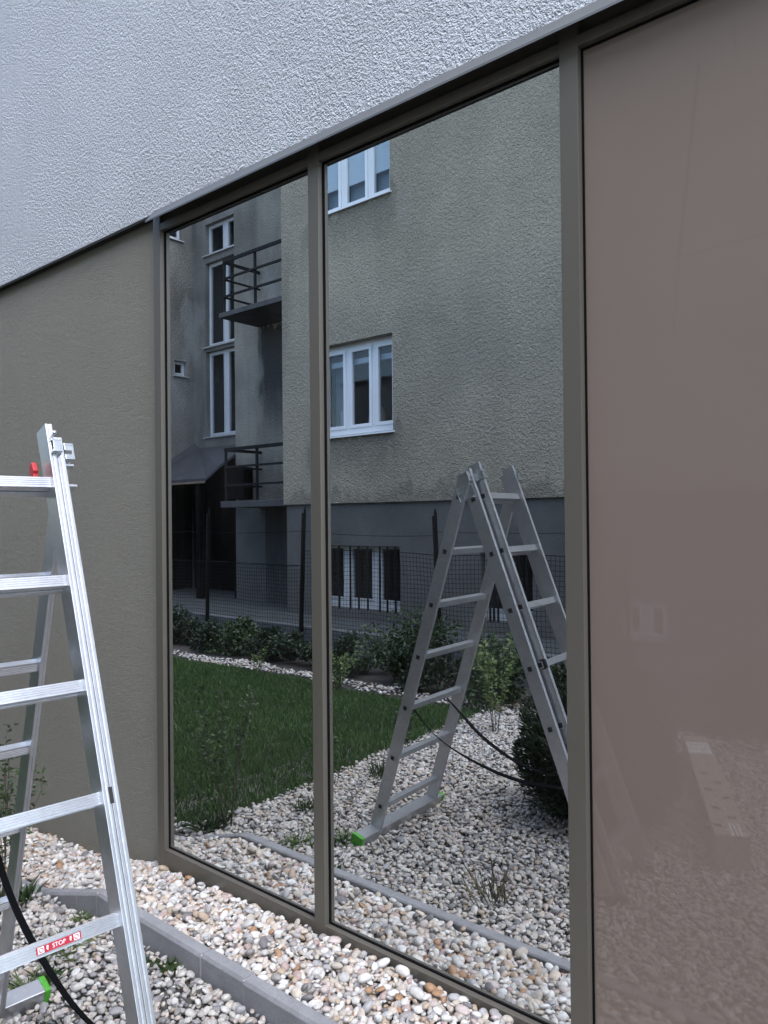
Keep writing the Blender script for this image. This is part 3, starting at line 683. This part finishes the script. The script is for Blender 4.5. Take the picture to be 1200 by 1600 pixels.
def window(u0, u1, z0, z1, place, splits, fm, parent, d=.10, fr=.055, mull=.06, sash=.045, sill=True, sm=None, roomd=.9, sillext=.03, panes_dark=False, bottom=None):
    """frame with mullions at the given fractions, sashes, glass, sill and the room behind"""
    bt = fr if bottom is None else bottom
    def bx(b, a, c, e, f, d0, d1): b.box(a, c, d0, d1, e, f, T=lambda u, dd, z: place(u, z, dd))
    w = MB()
    bx(w, u0, u0+fr, z0, z1, d, d+.06); bx(w, u1-fr, u1, z0, z1, d, d+.06); bx(w, u0+fr, u1-fr, z1-fr, z1, d+.001, d+.06); bx(w, u0+fr, u1-fr, z0, z0+bt, d+.001, d+.06)
    win = w.build('window', fm, parent)
    ms = [u0+fr] + [u0+(u1-u0)*s for s in splits] + [u1-fr]
    for s in ms[1:-1]:
        b = MB(); bx(b, s-mull/2, s+mull/2, z0+bt, z1-fr, d+.002, d+.058); b.build('mullion', fm, win, bevel=.004)
    for k in range(len(ms)-1):
        a = ms[k]+(mull/2 if k else 0); c = ms[k+1]-(mull/2 if k < len(ms)-2 else 0); e = z0+bt; f = z1-fr
        b = MB(); s = sash
        bx(b, a, a+s, e, f, d-.012, d+.05); bx(b, c-s, c, e, f, d-.012, d+.05); bx(b, a+s, c-s, f-s, f, d-.011, d+.05); bx(b, a+s, c-s, e, e+s, d-.011, d+.05)
        b.build('sash', fm, win)
        b = MB(); bx(b, a+s-.004, c-s+.004, e+s-.004, f-s+.004, d+.018, d+.024); b.build('pane', M_glass, win)
    if sill:
        b = MB(); b.poly([place(u0-sillext,z0-.012,-.045),place(u1+sillext,z0-.012,-.045),place(u1+sillext,z0+.012,d),place(u0-sillext,z0+.012,d),
                          place(u0-sillext,z0-.035,-.045),place(u1+sillext,z0-.035,-.045),place(u1+sillext,z0-.020,d),place(u0-sillext,z0-.020,d)],
                         [(0,1,2,3),(7,6,5,4),(0,4,5,1),(1,5,6,2),(2,6,7,3),(3,7,4,0)]); b.build('sill', sm or fm, win)
    b = MB(); D0 = d+.062
    q = [(u0,z0),(u1,z0),(u1,z1),(u0,z1)]
    b.poly([place(*p, D0) for p in q]+[place(*p, D0+roomd) for p in q], [(0,1,5,4),(1,2,6,5),(2,3,7,6),(3,0,4,7),(4,5,6,7)]); b.build('room_interior', M_room, win)
    return win
def front(Y):
    return lambda u, z, dd: (u, Y-dd, z)
pf1, pf2, pf3 = front(Y1), front(Y2), front(Y3)
side_w = lambda u, z, dd: (XW-dd, u, z)      # wing wall that faces the yard; u runs along y
# front wing
W1 = (-8.42, -6.895, 2.70, 4.065); W2 = (-8.45, -6.905, 6.045, 7.45)
W3 = (-4.6, -3.3, 6.045, 7.45); 
wall_holes('front_wall', M_fac, -9.17, 4.5, 1.70, ZR, pf1, [W1, W2], .20, house)
def clad(name, m, pts): b = MB(); b.poly(pts, [(0,1,2,3)]); return b.build(name, m, house)
clad('corner_return', M_fac, [(-9.17,Y1,1.70),(-9.17,Y2,1.70),(-9.17,Y2,ZR),(-9.17,Y1,ZR)])
BW1 = (-8.50, -6.825, .155, 1.075); BW2 = (-5.50, -4.74, .16, 1.06); BW3 = (-3.62, -3.08, .10, .56)
pp = lambda u, z, dd: (u, Y1-.035-dd, z)
wall_holes('plinth_wall', M_plinth, -9.135, 4.5, -.5, 1.70, pp, [BW1, BW2, BW3], .19, house)
clad('plinth_return', M_plinth, [(-9.135,Y1-.035,-.5),(-9.135,Y2,-.5),(-9.135,Y2,1.70),(-9.135,Y1-.035,1.70)])
clad('render_drip', M_plinth, [(-9.17,Y1,1.70),(4.5,Y1,1.70),(4.5,Y1-.035,1.70),(-9.135,Y1-.035,1.70)])
w1 = window(*W1, pf1, (.350,.689), M_pvc, house, d=.15, fr=.075, mull=.075, sash=.05, bottom=.11)
w2 = window(*W2, pf1, (.325,.674), M_pvc, house, d=.15, fr=.07, mull=.075, sash=.05)
# blind boxes and lamp seen through the lower window, roller blinds in the upper one
for a, c in ((-8.38,-8.00),(-7.87,-7.49),(-7.35,-6.95)):
    MB().box(a, c, Y1-.30, Y1-.262, 3.78, 3.86).build('blind_box', M_blind, w1)
for a, c, zb_ in ((-8.40,-7.99,6.46),(-7.92,-7.45,6.44),(-7.37,-6.95,6.47)):
    MB().box(a, c, Y1-.196, Y1-.190, zb_, 7.36).build('roller_blind', M_blind, w2)
    MB().box(a, c, Y1-.300, Y1-.290, 6.10, zb_+.2).build('curtain', M_greycurt, w2)
def lathe(prof, c, n=14):
    b = MB(); pts = [(c[0]+r*math.cos(2*math.pi*k/n), c[1]+r*math.sin(2*math.pi*k/n), c[2]+z) for r, z in prof for k in range(n)]
    fs = [(i*n+k, i*n+(k+1)%n, (i+1)*n+(k+1)%n, (i+1)*n+k) for i in range(len(prof)-1) for k in range(n)]
    return b.poly(pts, fs)
lathe([(.15,0),(.15,.04),(.13,.20),(.09,.33),(.05,.36)], (-7.56,Y1-.44,2.79)).build('lampshade', M_shade, w1, smooth=True)
lathe([(.10,0),(.10,.10),(.06,.20),(.03,.22)], (-7.05,Y1-.40,2.79)).build('lampshade', M_shade, w1, smooth=True)
lathe([(.03,0),(.035,.30),(.02,.34)], (-8.2,Y1-.36,2.79)).build('vase', M_oldwin, w1, smooth=True)
MB().box(-8.38,-8.22,Y1-.40,Y1-.395,2.8,3.95).build('curtain', M_greycurt, w1)
# barred basement windows
def basement(W, splits):
    wn = window(*W, pp, splits, M_oldwin, house, d=.12, fr=.035, mull=.15, sash=.014, sill=False, roomd=.5, bottom=.13)
    u0, u1, z0, z1 = W
    ms = [u0] + [u0+(u1-u0)*q for q in splits] + [u1]
    for k in range(len(ms)-1):
        for x in (ms[k]+.14, ms[k+1]-.09, (ms[k]+ms[k+1])/2+.02):
            MB().box(x-.011, x+.011, Y1-.055, Y1-.035, z0-.02, z1-.004).build('window_bar', M_iron, wn)
    return wn
basement(BW1, (.349,.691)); basement(BW2, (.46,)); window(*BW3, pp, (.5,), M_pvc, house, d=.04, fr=.05, mull=.07, sash=.04, sill=False, roomd=.4)
# middle wall, set back behind the balconies
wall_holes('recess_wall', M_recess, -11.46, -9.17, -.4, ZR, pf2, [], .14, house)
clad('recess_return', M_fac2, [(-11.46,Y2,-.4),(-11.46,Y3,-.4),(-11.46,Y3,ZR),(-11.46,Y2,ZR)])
MB().box(-11.46, -9.172, Y2, Y2+.008, -.2, 1.68).build('recess_plinth', M_plinth, house)
# stair wall with its three tall windows, and the wing
SW = [(-13.70,-12.45,7.17,7.83),(-13.70,-12.45,5.19,7.0),(-13.70,-12.45,3.26,5.08)]
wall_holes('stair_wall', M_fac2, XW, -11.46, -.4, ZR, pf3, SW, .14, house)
for s in SW: window(*s, pf3, (.47,), M_oldwin, house, d=.10, fr=.05, mull=.13, sash=.022, sm=M_sheet, sillext=.06)
WW = [(-7.80,-7.50,4.60,4.91),(-7.72,-7.10,7.53,8.5)]
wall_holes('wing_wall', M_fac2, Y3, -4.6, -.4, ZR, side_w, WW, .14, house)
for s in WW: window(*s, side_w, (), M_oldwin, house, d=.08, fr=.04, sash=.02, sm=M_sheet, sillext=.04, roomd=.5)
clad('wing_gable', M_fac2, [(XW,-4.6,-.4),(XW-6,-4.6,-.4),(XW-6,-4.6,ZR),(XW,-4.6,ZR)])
MB().box(-20.2, 4.6, -14, Y3+.0, ZR, ZR+.15).box(-9.4, 4.6, Y3, Y1+.28, ZR, ZR+.15).box(-11.7, -9.41, Y3, Y2+.28, ZR, ZR+.15).box(-20.2, XW+.25, Y3, -4.3, ZR, ZR+.15).build('roof', M_roofing, house)
# balconies
def balcony(zt, th, posts, lo):
    sl = MB(); sl.box(-10.78, -9.172, Y2+.001, Y1, zt-th, zt)
    slab = sl.build('balcony', mat('balcony_concrete', (.045,.047,.048), .95, var=.35, vscale=4, bump=.4, bscale=50), house, bevel=.008)
    yf = Y1-.03; xl = -10.70
    for z, h in ((zt+.88,.028),(zt+.58,.017),(zt+.27,.017)):
        MB().box(xl, -9.172, yf-.015, yf+.015, z-h, z+h).build('rail', M_rail, slab)
        MB().box(xl-.014, xl+.014, Y2+.02, yf-.016, z-h*.9, z+h*.9).build('rail', M_rail, slab)
    for x in (xl, -9.88): MB().box(x-.025, x+.025, yf-.040, yf-.0155, zt, zt+.90).build('post', M_rail, slab)
    return slab
sl1 = balcony(5.03, .085, 2, 0)
MB().box(-9.50,-9.47, Y2+.30, Y2+.33, 5.03, 5.62).build('post', M_rail, sl1); MB().box(-9.66,-9.38, Y2+.22, Y2+.42, 5.62, 5.66).build('shelf', M_rail, sl1)
sl2 = balcony(1.79, .11, 2, 0)
MB().box(-9.30,-9.20, Y2+.02, Y2+.12, 2.02, 2.10).build('bracket', M_rail, sl2)
# dark damp panels below the slabs and the door to the lower balcony's yard
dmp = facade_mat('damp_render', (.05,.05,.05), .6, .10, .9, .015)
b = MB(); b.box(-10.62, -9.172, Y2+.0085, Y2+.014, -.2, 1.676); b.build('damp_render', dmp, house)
# lean-to shed in the corner of the yard
shed = thing('lean_to_shed', 'dark open lean-to shed with tar paper roof in the yard corner', 'shed', (-12.8, -7.4, 0))
rp = [(-14.14,-7.99,3.15),(-13.95,-7.99,3.04),(-11.48,-7.99,3.00),(-11.48,-7.0,2.70),(-11.50,-6.62,2.44),(-11.84,-6.60,2.25),(-14.14,-6.60,2.26)]
b = MB(); n = len(rp)
b.poly(rp+[(x,y,z-.05) for x,y,z in rp], [(0,1,6),(1,2,3),(1,3,4),(1,4,5),(1,5,6)]+[(n+6,n+1,n),(n+3,n+2,n+1),(n+4,n+3,n+1),(n+5,n+4,n+1),(n+6,n+5,n+1)]+[(i,(i+1)%n,n+(i+1)%n,n+i) for i in range(n)]); b.build('roof', M_roofing, shed)
b = MB(); b.box(-14.13,-11.86,-6.61,-6.585,2.16,2.20); b.build('fascia', mat('rusty_fascia', (.14,.10,.075), .9, var=.4, vscale=8), shed)
for i in range(11): MB().box(-14.12+i*.24, -14.12+i*.24+.23, -7.985, -7.955, -.05, 2.9-.0).build('board', M_plank, shed)
for i in range(7): MB().box(-11.53, -11.50, -7.95+i*.135, -7.95+i*.135+.128, -.05, 2.62).build('board', M_plank, shed)
for i in range(6): MB().box(-14.135, -14.11, -7.9+i*.21, -7.9+i*.21+.2, -.05, 2.2).build('board', M_plank, shed)
for x in (-13.6, -12.1): MB().box(x-.06, x+.06, -6.72, -6.60, -.05, 2.2).build('post', M_plank, shed)
tag(box('meter_box', M_plank, None, -11.42, -10.95, Y2+.02, Y2+.24, 1.85, 2.42, bevel=.01), 'dark box on the wall behind the lower balcony railing', 'box')

# yard slab and low fence wall
struct(MB().box(-20, 6, -6.165, -5.07, -.5, .0).box(-20, -9.14, -8.2, -6.166, -.5, .0).build('yard_paving', M_conc))
lw = box('low_wall', M_lowall, None, -12, 4, -5.06, -4.94, -.6, .055, bevel=.01); tag(lw, 'low grey concrete wall under the wire fence', 'wall')

# ------------------------------------------------------------------ wire fence
fen = thing('wire_fence', 'dark wire mesh fence with iron posts and loose top strands before the old house', 'fence', (-6.5, -4.9, -.25))
FY = -4.90
posts = [(-11.6,1.58,.0),(-9.47,1.60,-.035),(-7.43,1.58,-.06),(-5.215,1.52,.045),(-3.0,1.5,.02),(-.8,1.5,0),(1.4,1.5,0)]
for x, zt, ln in posts:
    b = MB()
    def T(px, py, pz, x=x, ln=ln, zt=zt): return (x+px+ln*(pz-.6)/1.2*-1, FY+py, pz)
    b.box(-.021, .021, 0, .006, -.3, zt, T=T); b.box(-.021, -.016, .006, .04, -.3, zt-.03, T=T)
    b.poly([T(-.021,0,zt),T(.021,0,zt),T(.0,.0,zt+.06),T(-.021,.006,zt),T(.021,.006,zt),T(0,.006,zt+.06)], [(0,1,2),(5,4,3),(0,3,4,1),(1,4,5,2),(2,5,3,0)])
    b.build('post', M_iron, fen)
def wire(x0, x1, z0, z1, sag, r=.003):
    n = 10; b = MB(); b.tube([(x0+(x1-x0)*t, FY+.014+.01*math.sin(9*t), z0+(z1-z0)*t-sag*4*t*(1-t)) for t in np.linspace(0,1,n)], r, 5); return b.build('top_wire', M_wire, fen)
for k in range(len(posts)-1):
    wire(posts[k][0], posts[k+1][0], 1.27+rng.uniform(-.03,.05), 1.28+rng.uniform(-.02,.04), rng.uniform(.01,.05))
    if k < 2: wire(posts[k][0], posts[k+1][0], .86, .86, .0, .004)
V = []; F = []
def bar(x0, z0, x1, z1, r, y):
    n = len(V); dx, dz = x1-x0, z1-z0; l = math.hypot(dx, dz); nx, nz = -dz/l*r, dx/l*r
    for (x, z) in ((x0, z0), (x1, z1)):
        V.extend([(x+nx, y, z+nz), (x, y+r, z), (x-nx, y, z-nz), (x, y-r, z)])
    F.extend([(n+i, n+(i+1)%4, n+4+(i+1)%4, n+4+i) for i in range(4)])
for k in range(len(posts)-1):
    xa, xb = posts[k][0], posts[k+1][0]; zt = .855 if k < 2 else 1.06; zb = -.16; st = .05
    nx = int((xb-xa)/st); ph = rng.uniform(0,6)
    warp = lambda x, z: (x+.010*math.sin(z*5+ph+x*2), z+.012*math.sin(x*2.3+ph)+.006*math.sin(x*7+z*3))
    for i in range(nx+1):
        x = xa+(xb-xa)*i/nx
        zz = np.linspace(zb, zt, 7)
        for a, c in zip(zz[:-1], zz[1:]): bar(*warp(x, a), *warp(x, c), .0023, FY+.012)
    nz = int((zt-zb)/st)
    for j in range(nz+1):
        z = zb+(zt-zb)*j/nz; xx = np.linspace(xa, xb, 15)
        for a, c in zip(xx[:-1], xx[1:]): bar(*warp(a, z), *warp(c, z), .0023 if j < nz else .004, FY+.015)
me = bpy.data.meshes.new('wire_mesh'); me.from_pydata(V, [], F); me.materials.append(M_wire)
wm = bpy.data.objects.new('wire_mesh', me); C.objects.link(wm); wm.parent = fen; wm.matrix_parent_inverse = Matrix.Translation(-Vector(fen.location)); wm['kind'] = 'stuff'

# ------------------------------------------------------------------ plants
def leaf_cloud(name, m, P, D, L, Wd, parent, fold=.25, droop=0.0, tone=None):
    """one mesh of leaves: centre P, pointing along D, length L, width Wd (numpy arrays)"""
    n = len(P); D = D/np.linalg.norm(D, axis=1, keepdims=True)
    R_ = nrs.normal(size=(n,3)); Sd = np.cross(D, R_); Sd /= np.linalg.norm(Sd, axis=1, keepdims=True); Nn = np.cross(Sd, D)
    L = L[:,None]; Wd = Wd[:,None]
    base = P-D*L*.5; tip = P+D*L*.5-Nn*L*.12; l1 = P-D*L*.05-Sd*Wd*.5+Nn*Wd*fold; r1 = P-D*L*.05+Sd*Wd*.5+Nn*Wd*fold
    V = np.stack([base, r1, tip, l1], 1).reshape(-1,3)
    me = bpy.data.meshes.new(name); me.vertices.add(len(V)); me.vertices.foreach_set('co', V.astype(np.float32).ravel())
    idx = np.arange(n)*4; T = np.stack([idx, idx+1, idx+2, idx, idx+2, idx+3], 1).reshape(-1)
    me.loops.add(len(T)); me.loops.foreach_set('vertex_index', T.astype(np.int32)); me.polygons.add(2*n)
    me.polygons.foreach_set('loop_start', (np.arange(2*n)*3).astype(np.int32)); me.polygons.foreach_set('loop_total', np.full(2*n, 3, np.int32))
    me.update(calc_edges=True)
    at = me.attributes.new('tone', 'FLOAT', 'POINT'); tn = nrs.rand(n) if tone is None else tone
    at.data.foreach_set('value', np.repeat(tn, 4).astype(np.float32))
    me.materials.append(m); o = bpy.data.objects.new(name, me); C.objects.link(o)
    if parent is not None: o.parent = parent; o.matrix_parent_inverse = Matrix.Translation(-Vector(parent.location))
    return o
def stems(parent, base, n, h, spread, r=.004):
    """thin stems fanning out from the base, returns points along them"""
    pts_ = []; 
    for k in range(n):
        a = rng.uniform(0,6.283); s = spread*rng.uniform(.3,1); hh = h*rng.uniform(.7,1.05); P_ = []
        for t in np.linspace(0,1,7):
            P_.append((base[0]+.02*math.cos(a)+s*math.cos(a)*t**1.4+.01*rng.gauss(0,1)*t, base[1]+.02*math.sin(a)+s*math.sin(a)*t**1.4+.01*rng.gauss(0,1)*t, base[2]+hh*t))
        MB().tube(P_, r, 5, taper=.35).build('stem', M_stem, parent, smooth=True)
        pts_.append(np.array(P_))
    return pts_
def shrub(label, x, y, h, rx, m, n, leaf, name='shrub', cat='shrub', ry=None, group='shrubs along the fence'):
    z0 = height(x, y) if y > -4.6 else -.27
    t = thing(name, label, cat, (x, y, z0), group)
    st = stems(t, (x,y,z0-.02), 5, h*.8, rx*.7, .006)
    cl = 10; cc = []
    for k in range(cl):
        a = rng.uniform(0,6.283); q = rng.uniform(.1,.75); zz = rng.uniform(.10,.86)
        k_ = math.sqrt(max(.1, 1-(2*zz-1)**2*.6))
        cc.append((x+rx*q*k_*math.cos(a), y+(ry or rx*.7)*q*k_*math.sin(a), z0+h*zz, rng.uniform(.22,.40)*min(h, rx*1.4)))
    cc = np.array(cc); pick = nrs.randint(0, cl, n); d = nrs.normal(size=(n,3)); d /= np.linalg.norm(d, axis=1, keepdims=True)
    P = cc[pick,:3] + d*cc[pick,3:4]*(nrs.rand(n,1)**.45); P[:,2] = np.maximum(P[:,2], z0+.01)
    D = d*.8 + nrs.normal(size=(n,3))*.5 + np.array([0,0,-.15])
    tone = np.clip(.25+.5*nrs.rand(n) + nrs.uniform(-.25,.25,cl)[pick], 0, 1)
    leaf_cloud('foliage', m, P, D, leaf*nrs.uniform(.7,1.3,n), leaf*.55*nrs.uniform(.7,1.2,n), t, tone=tone)
    return t
# hedge of separate shrubs along the fence foot
hedge = [
 (-9.6,-4.55,.52,.50,M_leafdark,'dark shrub left of the fence post beside the shed'),
 (-8.85,-4.40,.38,.50,M_leafdark,'low dark shrub right of the fence post before the shed'),
 (-8.1,-4.50,.46,.50,M_leafmid,'leafy shrub under the balconies by the fence'),
 (-7.45,-4.45,.40,.45,M_leafdark,'dark shrub at the leaning fence post'),
 (-6.75,-4.50,.30,.42,M_leafdark,'low dark shrub below the barred basement window'),
 (-6.05,-4.42,.40,.48,M_leafdark,'spreading dark shrub right of the barred basement window'),
 (-5.35,-4.45,.72,.48,M_leafmid,'tall leafy shrub at the fence post behind the ladder'),
 (-4.65,-4.25,.66,.48,M_leafdark,'dark shrub behind the single ladder leg'),
 (-3.95,-4.20,.60,.50,M_leafmid,'broad leaved shrub behind the ladder rungs'),
 (-3.25,-4.15,.62,.52,M_leafdark,'dark shrub behind the double ladder leg'),
 (-1.8,-4.3,.55,.5,M_leafdark,'dark shrub mirrored faintly in the brown pane'),]
for x, y, h, r, m, lb in hedge: shrub(lb, x, y+.10, h, r*1.25, m, 2000, .056, ry=.42)
def sapling(label, x, y, h, ns, spread, m, nleaf, leaf, top=.35, name='young_shrub', cat='shrub', group=None):
    z0 = height(x, y); t = thing(name, label, cat, (x, y, z0), group)
    st = stems(t, (x,y,z0-.03), ns, h, spread, .0032)
    P = []; D = []
    for k in range(nleaf):
        s = st[rng.randrange(ns)]; q = top+(1-top)*rng.random()**.8; f = q*6; i = min(5, int(f)); p = s[i]+(s[i+1]-s[i])*(f-i)
        d = np.array([rng.gauss(0,1), rng.gauss(0,1), rng.gauss(.25,.5)]); d /= np.linalg.norm(d)
        tw = rng.random()**1.5*spread*.16; P.append(p+d*(tw+leaf*.4)); D.append(d)
    leaf_cloud('foliage', m, np.array(P), np.array(D), leaf*nrs.uniform(.6,1.3,nleaf), leaf*.5*nrs.uniform(.7,1.2,nleaf), t)
    return t
sapling('thin stemmed young shrub behind the kerb at the ladder foot', -3.50, -.61, .80, 9, .20, M_leafmid, 460, .030, top=.34)
sapling('pale leafy young shrub on thin stems before the hedge', -3.36, -3.15, .80, 6, .22, M_leafpale, 420, .045, top=.30)
sapling('small sparse sapling on the gravel beside the lawn edge', -3.62, -2.30, .40, 4, .12, M_leafmid, 90, .035, top=.2)
sapling('tiny sapling standing at the gravel border of the lawn', -3.50, -1.45, .34, 4, .12, M_leafmid, 80, .032, top=.2)
sapling('yellow green bush by the window mullion at the far lawn edge', -5.55, -3.60, .42, 7, .22, M_leafpale, 420, .045, top=.15)
sapling('bright green sprig at the far edge of the lawn', -6.95, -3.72, .30, 4, .10, M_leafpale, 110, .04, top=.2)
# tall grass and weeds
def tuft(label, x, y, h, n, spread, m, name='weed', cat='weed', wd=.006):
    z0 = height(x, y)-.005
    a = nrs.uniform(0,6.283,n); s = spread*nrs.rand(n); hh = h*nrs.uniform(.4,1,n)
    D = np.stack([np.cos(a)*s, np.sin(a)*s, hh], 1); P = np.array([x,y,z0])+np.stack([np.cos(a)*s*.6+nrs.normal(0,spread*.25,n), np.sin(a)*s*.6+nrs.normal(0,spread*.25,n), hh*.5], 1)
    o = leaf_cloud(name, m, P, D, np.linalg.norm(D,axis=1), np.full(n, wd), None, fold=.1); return tag(o, label, cat)
tuft('dry grass tuft on the gravel beyond the kerb', -1.83, -.74, .20, 26, .14, M_dry, 'dry_grass', 'grass tuft', .0032)
tuft('small green weed against the kerb joint', -2.47, -.455, .045, 22, .05, M_leafmid, wd=.022)
tuft('flat green weed on the gravel left of the kerb joint', -2.56, -.50, .035, 30, .06, M_leafmid, wd=.024)
tuft('grassy weed in the bend of the kerb', -3.10, -.46, .045, 50, .08, M_leafpale, wd=.006)
tuft('pale grass tuft on the gravel under the lowest rung', -2.92, -.62, .05, 80, .12, M_leafpale, wd=.006)
tuft('pale grass tuft on the gravel beside the ladder strap', -2.80, -.80, .05, 70, .10, M_leafpale, wd=.006)
tuft('broad weed at the green end of the stabiliser bar', -2.78, -.76, .05, 26, .07, M_leafmid, wd=.022)
tuft('green weed on the pebbles beside the kerb end', -3.54, -.50, .09, 40, .10, M_leafmid, wd=.02)
tuft('weed at the lawn corner near the kerb end', -3.58, -.64, .07, 34, .10, M_leafmid, wd=.012)
tuft('grassy weed among the gravel near the lawn border', -3.30, -1.05, .09, 50, .13, M_leafmid, wd=.008)
tuft('weed with thin blades in front of the single ladder leg', -3.35, -1.75, .15, 45, .12, M_leafmid, wd=.008)
# trimmed conifer
con = thing('conifer_shrub', 'dark rounded conifer on the gravel beside the ladder', 'conifer', (-1.93,-1.98,-.22))
n = 24000; d = nrs.normal(size=(n,3)); d /= np.linalg.norm(d, axis=1, keepdims=True)
lump = 1+.10*np.sin(d[:,0]*7+1)*np.sin(d[:,1]*6)+.08*np.sin(d[:,2]*9+d[:,0]*4)+.05*np.sin(d[:,1]*15+d[:,2]*11)
rad = (1-.55*nrs.rand(n)**2.2)*lump
P = np.array([-1.93,-1.98,.14])+d*rad[:,None]*np.array([.43,.43,.41]); P[:,2] = np.maximum(P[:,2], -.20+.04*nrs.rand(n))
D = d*.9+nrs.normal(size=(n,3))*.45+np.array([0,0,.45])
leaf_cloud('foliage', M_needle, P, D, nrs.uniform(.03,.065,n), nrs.uniform(.007,.015,n), con)
MB().tube([(-1.93,-1.98,-.25),(-1.93,-1.98,.0),(-1.92,-1.97,.30)], .03, 8, .4).build('trunk', M_stem, con)
# lawn
n = 150000
gx = nrs.uniform(-10.5,-3.5,n); gy = -nrs.uniform(.36,3.80,n)
edge = np.interp(-gy, [0.4,1.4,2.3,3.6], [-3.62,-3.66,-3.77,-3.85]) + .03*np.sin(gy*9)+.02*np.sin(gy*23)
far = -3.70+.05*np.sin(gx*2.1)+.03*np.sin(gx*5.3); nearb = np.where(gx > -4.3, -.50, -.40)+.03*np.sin(gx*8)
keep = (gx < edge+nrs.normal(0,.02,n)) & (gy > far+nrs.normal(0,.02,n)) & (gy < nearb)
# blades bunch up a little
gx, gy = gx[keep], gy[keep]; n = len(gx)
gz = np.interp(gx, [-9,-3.9,-3.5,-3.0], [-.29,-.27,-.245,-.215])-.03
cl = .5+.5*np.sin(gx*3.1+np.sin(gy*2.3)*2)*np.sin(gy*3.7+np.sin(gx*1.9)*2)
hh = nrs.uniform(.030,.062,n)*(1+.25*cl) * np.where(nrs.rand(n) < .02, 1.7, 1)
a = nrs.uniform(0,6.283,n); ln_ = nrs.uniform(.1,.8,n)
D = np.stack([np.cos(a)*ln_, np.sin(a)*ln_, np.ones(n)], 1); D /= np.linalg.norm(D,axis=1,keepdims=True)
P = np.stack([gx, gy, gz], 1)+D*(hh*.5)[:,None]
lawn = leaf_cloud('lawn_grass', M_grass, P, D, hh, nrs.uniform(.004,.008,n), None, fold=.1, tone=np.clip(.05+.55*nrs.rand(n)+.35*cl+np.where(nrs.rand(n) < .06, .9, 0),0,1.5))
lawn['kind'] = 'stuff'; tag(lawn, 'short dark green lawn grass in the garden', 'lawn')

# ------------------------------------------------------------------ long carton on the gravel, mirrored in the brown pane
dirv = (BOXB-BOXA); Lb = dirv.length; dirv /= Lb; sdv = Vector((-dirv.y, dirv.x)); sdv = -sdv if sdv.x < 0 else sdv
cart = thing('long_carton', 'long brown carton with paper labels lying on the gravel', 'carton', (BOXA.x, BOXA.y, -.215))
def CT(a, s_, z): p = BOXA+dirv*a+sdv*s_; return (p.x, p.y, z)
MB().box(0, Lb, -.08, .08, -.215, -.05, T=CT).build('carton_body', M_card, cart, bevel=.004)
MB().box(.002, Lb-.002, -.075, .075, -.05, -.0485, T=CT).build('lid_tape', M_cardtop, cart)
for a0, a1 in ((1.32,1.40),(1.42,1.455),(1.47,1.51),(1.525,1.57)): MB().box(a0, a1, -.07, .065, -.0485, -.0475, T=CT).build('paper_label', M_wlab, cart)
for a0, s0 in ((.10,-.05),(.22,.03),(.34,-.03),(.50,.04),(.62,-.04),(.75,.03),(.9,-.03)): MB().box(a0, a0+.04, s0-.018, s0+.018, -.0485, -.0477, T=CT).build('print_mark', M_black, cart)
for s0 in (-.02,.0,.02): MB().box(.0, .16, s0+.02, s0+.028, -.0485, -.0477, T=CT).build('print_mark', M_wlab, cart)
